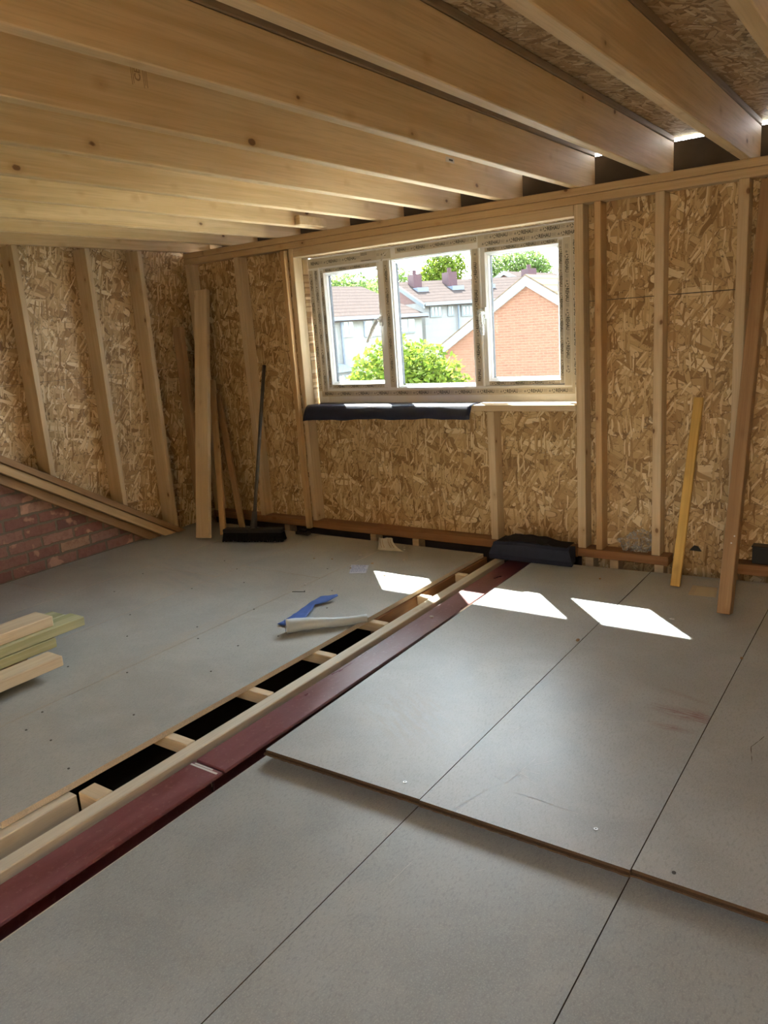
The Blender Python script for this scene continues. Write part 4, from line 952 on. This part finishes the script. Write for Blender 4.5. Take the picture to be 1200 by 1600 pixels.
for i, (x, y, r, mt, lab) in enumerate(((-3.10, 3.554, .010, 'chipw', 'pale crumb on the floor in front of the nailed batten, farther of the two'), (-2.996, 3.435, .008, 'wshav', 'tan crumb on the floor in front of the nailed batten, nearer of the two'), (-2.881, 3.466, .009, 'wshav', 'tan crumb between the nailed batten and the leaflet'), (-2.764, 3.597, .011, 'chipw', 'pale crumb just behind the leaflet'), (-2.593, 3.485, .010, 'wshav', 'brown crumb at the right corner of the leaflet'), (-2.453, 3.608, .011, 'chipw', 'pale crumb behind the left sun patch'), (-2.72, 3.024, .012, 'chipw', 'white crumb behind the dark nail'), (-2.60, 3.842, .008, 'chipw', 'pale crumb right of the crumpled packet, farther one'), (-2.575, 3.80, .010, 'chipw', 'pale crumb right of the crumpled packet, nearer one'), (-3.47, 3.60, .010, 'chipw', 'pale crumb in front of the broom head'), (-2.66, 3.36, .009, 'brown', 'dark shaving left of the leaflet'), (-2.40, 3.33, .010, 'wshav', 'tan crumb at the edge of the left sun patch'), (-2.25, 3.22, .008, 'chipw', 'pale crumb inside the left sun patch'))):
    crumb(x, y, 0, r, mt, lab, seed=i)
crumb(-1.126, 2.924, 0, .014, 'brown', 'dark broken splinter on the joint between the raised sheets', seed=30)
crumb(-0.843, 3.314, 0, .013, 'chipw', 'grey scrap beside the right sun patch', seed=31)
crumb(-1.923, 2.963, -0.030, .013, 'chipw', 'white chip on the red steel beam', seed=32).location = (-1.875, 2.963, -0.0292)
crumb(-1.31, 3.72, 0, .010, 'wshav', 'tan shaving on the floor in front of the navy foam', seed=33)
crumb(-0.505, 3.02, 0, .010, 'brown', 'dark crumb on the joint near the right photo edge', seed=34)

# ================================================================== OUTSIDE
GZ = -5.3
o = boxobj('garden_ground', -70, 30, 4.6, 110, GZ-0.2, GZ, 'grass'); tag(o, kind='structure')
o = boxobj('bounce_ground', -19.5, 6.0, 4.7, 21.5, GZ, GZ+0.03, 'bounce'); tag(o, kind='structure')  # pale ground added out of view to bounce light up to the joists
# near brick house, gable facing the window; ridge runs along Y
def pt2(u, v): return (u, v)
h = empty('brick_gable_house', (-9.9, 27, GZ)); tag(h, 'orange brick gable house with white barge boards outside the right panes', 'house')
HO = -Vector(h.location)
gx0, gx1, gy0, gy1, ez, az, ax = -12.88, -6.92, 22.0, 31.0, 0.50, 2.42, -9.90
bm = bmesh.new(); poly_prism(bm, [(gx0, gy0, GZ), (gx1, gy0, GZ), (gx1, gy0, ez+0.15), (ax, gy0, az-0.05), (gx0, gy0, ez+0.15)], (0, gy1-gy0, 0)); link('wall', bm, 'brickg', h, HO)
sl = (az-ez)/(ax-gx0)
for sgn in (-1, 1):
    ov = 0.30; xe_ = (gx0-ov) if sgn < 0 else (gx1+ov); ze_ = ez-ov*sl*0.9+0.08
    bm = bmesh.new(); poly_prism(bm, [(ax, gy0-0.12, az+0.17), (xe_, gy0-0.12, ze_+0.12), (xe_, gy0-0.12, ze_+0.04), (ax, gy0-0.12, az+0.09)], (0, gy1-gy0+0.2, 0)); link('roof_slope', bm, 'tiles2', h, HO)
    bm = bmesh.new(); poly_prism(bm, [(ax, gy0-0.14, az+0.12), (xe_, gy0-0.14, ze_+0.06), (xe_, gy0-0.14, ze_-0.20), (ax, gy0-0.14, az-0.16)], (0, 0.10, 0)); link('barge_board', bm, 'upvco', h, HO)
    bm = bmesh.new(); xi = gx0 if sgn < 0 else gx1; a, b = sorted((xe_, xi)); box(bm, a, b, gy0-0.13, gy1, ze_-0.2, ze_-0.05); link('eaves_box', bm, 'upvco', h, HO)

def terrace(name, x0, y0, y1, ez, rz_, label, chim, wins, wallm, frame, half=3.5, drain=(), gablem='brickr', rot=0.0):
    h = empty(name, (x0, y0, GZ)); tag(h, label, 'house'); HO = -Vector(h.location)
    bm = bmesh.new(); box(bm, x0-2*half, x0, y0, y1, GZ, ez); link('wall', bm, wallm, h, HO)
    bm = bmesh.new(); poly_prism(bm, [(x0-2*half, y0+0.02, ez), (x0, y0+0.02, ez), (x0-half, y0+0.02, rz_-0.12)], (0, y1-y0-0.04, 0)); link('gable_wall', bm, gablem, h, HO)
    for s in (1, -1):
        bm = bmesh.new(); xe_ = x0-half+s*(half+0.3); zz = ez-0.3*(rz_-ez)/half
        poly_prism(bm, [(x0-half, y0-0.15, rz_), (xe_, y0-0.15, zz), (xe_, y0-0.15, zz-0.1), (x0-half, y0-0.15, rz_-0.12)], (0, y1-y0+0.3, 0)); link('roof_slope', bm, 'tiles', h, HO)
        bm = bmesh.new(); poly_prism(bm, [(x0-half, y0-0.2, rz_+0.03), (xe_, y0-0.2, zz+0.03), (xe_, y0-0.2, zz-0.18), (x0-half, y0-0.2, rz_-0.18)], (0, 0.08, 0)); link('verge_board', bm, 'upvco', h, HO)
    bm = bmesh.new(); box(bm, x0+0.16, x0+0.34, y0-0.1, y1+0.1, ez-0.17, ez-0.02); link('gutter', bm, frame, h, HO)
    for (cy, cw, ct) in chim:
        bm = bmesh.new(); cx = x0-half+0.75; box(bm, cx-0.35, cx+0.35, cy-cw/2, cy+cw/2, rz_-0.9, ct); c_ = link('chimney', bm, 'brickc', h, HO)
        bm = bmesh.new(); tube(bm, [(cx, cy, ct), (cx, cy, ct+0.22)], 0.11, 10); link('chimney_pot', bm, 'brickc', c_)
        bm = bmesh.new(); box(bm, cx+0.3, cx+0.9, cy-cw/2-0.08, cy+cw/2+0.08, rz_-0.62, rz_-0.40); link('lead_flashing', bm, 'lead', h, HO)
    for (wy0, wy1, wz0, wz1, nb, fm) in wins:
        bm = bmesh.new(); box(bm, x0, x0+0.06, wy0, wy1, wz0, wz1); w = link('window', bm, fm, h, HO)
        n = nb
        for k in range(n):
            a = wy0+0.07+(wy1-wy0-0.07)*k/n; b = wy0+(wy1-wy0-0.07)*(k+1)/n
            bm = bmesh.new(); box(bm, x0+0.055, x0+0.075, a, b, wz0+0.08, wz1-0.08); link('pane', bm, 'winglass', w)
    for yy in drain:
        bm = bmesh.new(); tube(bm, [(x0+0.12, yy, ez-0.1), (x0+0.12, yy, GZ)], 0.05, 8); link('drainpipe', bm, 'lead', h, HO)
    h.rotation_euler = (0, 0, rot)
    return h
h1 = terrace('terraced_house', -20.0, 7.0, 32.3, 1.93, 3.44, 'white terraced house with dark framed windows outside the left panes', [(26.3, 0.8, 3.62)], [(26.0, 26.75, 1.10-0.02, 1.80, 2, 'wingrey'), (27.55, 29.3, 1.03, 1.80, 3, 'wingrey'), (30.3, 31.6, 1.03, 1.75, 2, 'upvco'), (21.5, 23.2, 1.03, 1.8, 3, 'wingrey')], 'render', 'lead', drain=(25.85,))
# bay window on the ground floor of the white house
bm = bmesh.new(); box(bm, -20.0, -19.3, 24.4, 25.6, GZ, -1.55); link('bay_wall', bm, 'brickr', h1, -Vector(h1.location))
bm = bmesh.new(); box(bm, -20.0, -19.25, 24.35, 25.65, -1.55, -0.25); bw = link('bay_window', bm, 'upvco', h1, -Vector(h1.location))
bm = bmesh.new(); box(bm, -19.255, -19.24, 24.5, 24.95, -1.45, -0.4); box(bm, -19.255, -19.24, 25.05, 25.5, -1.45, -0.4); box(bm, -19.9, -19.4, 24.33, 24.36, -1.45, -0.4); link('pane', bm, 'winglass', bw)
bm = bmesh.new(); poly_prism(bm, [(-20.0, 24.2, -0.25), (-19.1, 24.2, -0.25), (-20.0, 24.2, 0.05)], (0, 1.6, 0)); link('bay_roof', bm, 'upvco', h1, -Vector(h1.location))
Y2 = 32.62
TC = [(Y2+0.75, 0.45, 3.86), (Y2+2.75, 0.5, 3.9), (Y2+4.6, 0.5, 3.9), (Y2+7.6, 0.5, 3.9)]
TW = [(Y2+0.27, Y2+0.90, 1.68, 2.23, 3, 'upvco'), (Y2+1.23, Y2+1.55, 1.68, 2.2, 2, 'upvco'), (Y2+1.98, Y2+2.62, 1.63, 2.16, 3, 'upvco'), (Y2+4.3, Y2+5.2, 1.63, 2.16, 3, 'upvco')]
TD = [Y2+1.78]
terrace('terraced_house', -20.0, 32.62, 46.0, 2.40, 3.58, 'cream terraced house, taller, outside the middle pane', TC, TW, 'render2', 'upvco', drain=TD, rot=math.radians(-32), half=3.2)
# third: a distant red gable
h = empty('distant_gable_house', (-23.4, 52, GZ)); tag(h, 'distant red brick gable with white verges seen over the near roof', 'house'); HO = -Vector(h.location)
bm = bmesh.new(); poly_prism(bm, [(-25.6, 48, GZ), (-20.6, 48, GZ), (-20.6, 48, 3.0), (-23.1, 48, 4.25), (-25.6, 48, 3.0)], (0, 8, 0)); link('wall', bm, 'brickr', h, HO)
for s in (-1, 1):
    bm = bmesh.new(); xo = -23.1+s*2.8; poly_prism(bm, [(-23.1, 47.8, 4.40), (xo, 47.8, 3.0), (xo, 47.8, 2.85), (-23.1, 47.8, 4.25)], (0, 8.4, 0)); link('roof_slope', bm, 'tiles', h, HO)
    bm = bmesh.new(); poly_prism(bm, [(-23.1, 47.7, 4.42), (xo, 47.7, 3.02), (xo, 47.7, 2.78), (-23.1, 47.7, 4.16)], (0, 0.08, 0)); link('verge_board', bm, 'upvco', h, HO)

# foliage
def foliage(name, base, blobs, nleaf, size, mat, label, trunk, seed=0, cat='tree'):
    rn = random.Random(seed); e = empty(name, base); tag(e, label, cat); bm = bmesh.new(); B0 = Vector(base)
    tot = sum(b[3]**2 for b in blobs)
    for (x, y, z, r, rzz) in blobs:
        for i in range(int(nleaf*r*r/tot)):
            d = Vector((rn.gauss(0, 1), rn.gauss(0, 1), rn.gauss(0, 1))).normalized(); k = rn.random()**0.45
            k *= 1+0.30*NZ.noise(d*2.3+Vector((x, y, z)))
            c = Vector((x+d.x*r*k, y+d.y*r*k, z+d.z*rzz*k))-B0; a = Vector((rn.gauss(0, 1), rn.gauss(0, 1), rn.gauss(0, 0.7))).normalized(); b = a.orthogonal().normalized(); s = size*rn.uniform(.6, 1.3)
            bm.faces.new([bm.verts.new(q) for q in (c-a*s, c+b*s*0.45, c+a*s, c-b*s*0.45)])
    link('foliage', bm, mat, e)
    bm = bmesh.new(); t0 = Vector((0, 0, 0)); top = Vector((trunk[0]-base[0], trunk[1]-base[1], trunk[2]-base[2]))
    tube(bm, [t0, t0.lerp(top, 0.5)+Vector((0.05*trunk[3]*3, 0, 0)), top], [trunk[3], trunk[3]*0.7, trunk[3]*0.3], 8)
    for (x, y, z, r, rzz) in blobs:
        tube(bm, [t0.lerp(top, 0.6), Vector((x, y, z+0.3*rzz))-B0], [trunk[3]*0.4, trunk[3]*0.12], 6)
    link('trunk', bm, 'bark', e)
    return e
foliage('leafy_bush', (-9.35, 13.9, GZ), [(-9.2, 13.9, 0.0, 1.10, 1.15), (-10.0, 13.9, -0.5, 0.85, 0.95), (-8.6, 14.1, -0.4, 0.9, 1.1), (-9.3, 13.9, -2.2, 1.7, 1.6)], 30000, 0.078, 'leafbush', 'bright yellow-green leafy tree close outside the left and middle panes', (-9.3, 13.9, 0.6, 0.12), 3)
foliage('blossom_shrub', (-12.4, 16.6, GZ), [(-12.45, 16.6, -0.45, 0.6, 0.7), (-12.4, 16.7, -1.5, 0.9, 1.2)], 3200, 0.05, 'leafpink', 'pale pinkish blossom shrub left of the yellow-green tree', (-12.4, 16.6, -0.2, 0.06), 5)
foliage('distant_tree', (-42.0, 56, GZ), [(-42.2, 56, 4.6, 2.7, 1.9), (-44.2, 56, 4.0, 1.8, 1.6)], 3200, 0.20, 'leaftree', 'green treetop above the left roof in the left pane', (-42, 56, 5, 0.3), 7)
foliage('distant_tree', (-47.5, 76, GZ), [(-53.5, 76, 5.6, 2.4, 1.5), (-50.5, 76, 6.6, 2.2, 1.5)], 2300, 0.22, 'leaftree', 'loose thin treetop above the roofs in the middle pane', (-51, 76, 5.6, 0.3), 8)
foliage('distant_tree', (-44.2, 73, GZ), [(-42.1, 73, 6.9, 2.5, 2.4), (-43.2, 73, 5.4, 2.4, 2.0)], 5200, 0.22, 'leafbush', 'dense round treetop at the right of the middle pane', (-42.3, 73, 6.2, 0.35), 9)
foliage('distant_tree', (-37.5, 80, GZ), [(-39.8, 80, 6.4, 2.6, 2.7), (-36.4, 80, 6.9, 2.6, 2.2), (-34.6, 80, 6.2, 1.6, 1.5)], 5200, 0.21, 'leaftree', 'wide green treetop above the gable in the right pane', (-37.8, 80, 6.5, 0.35), 10)
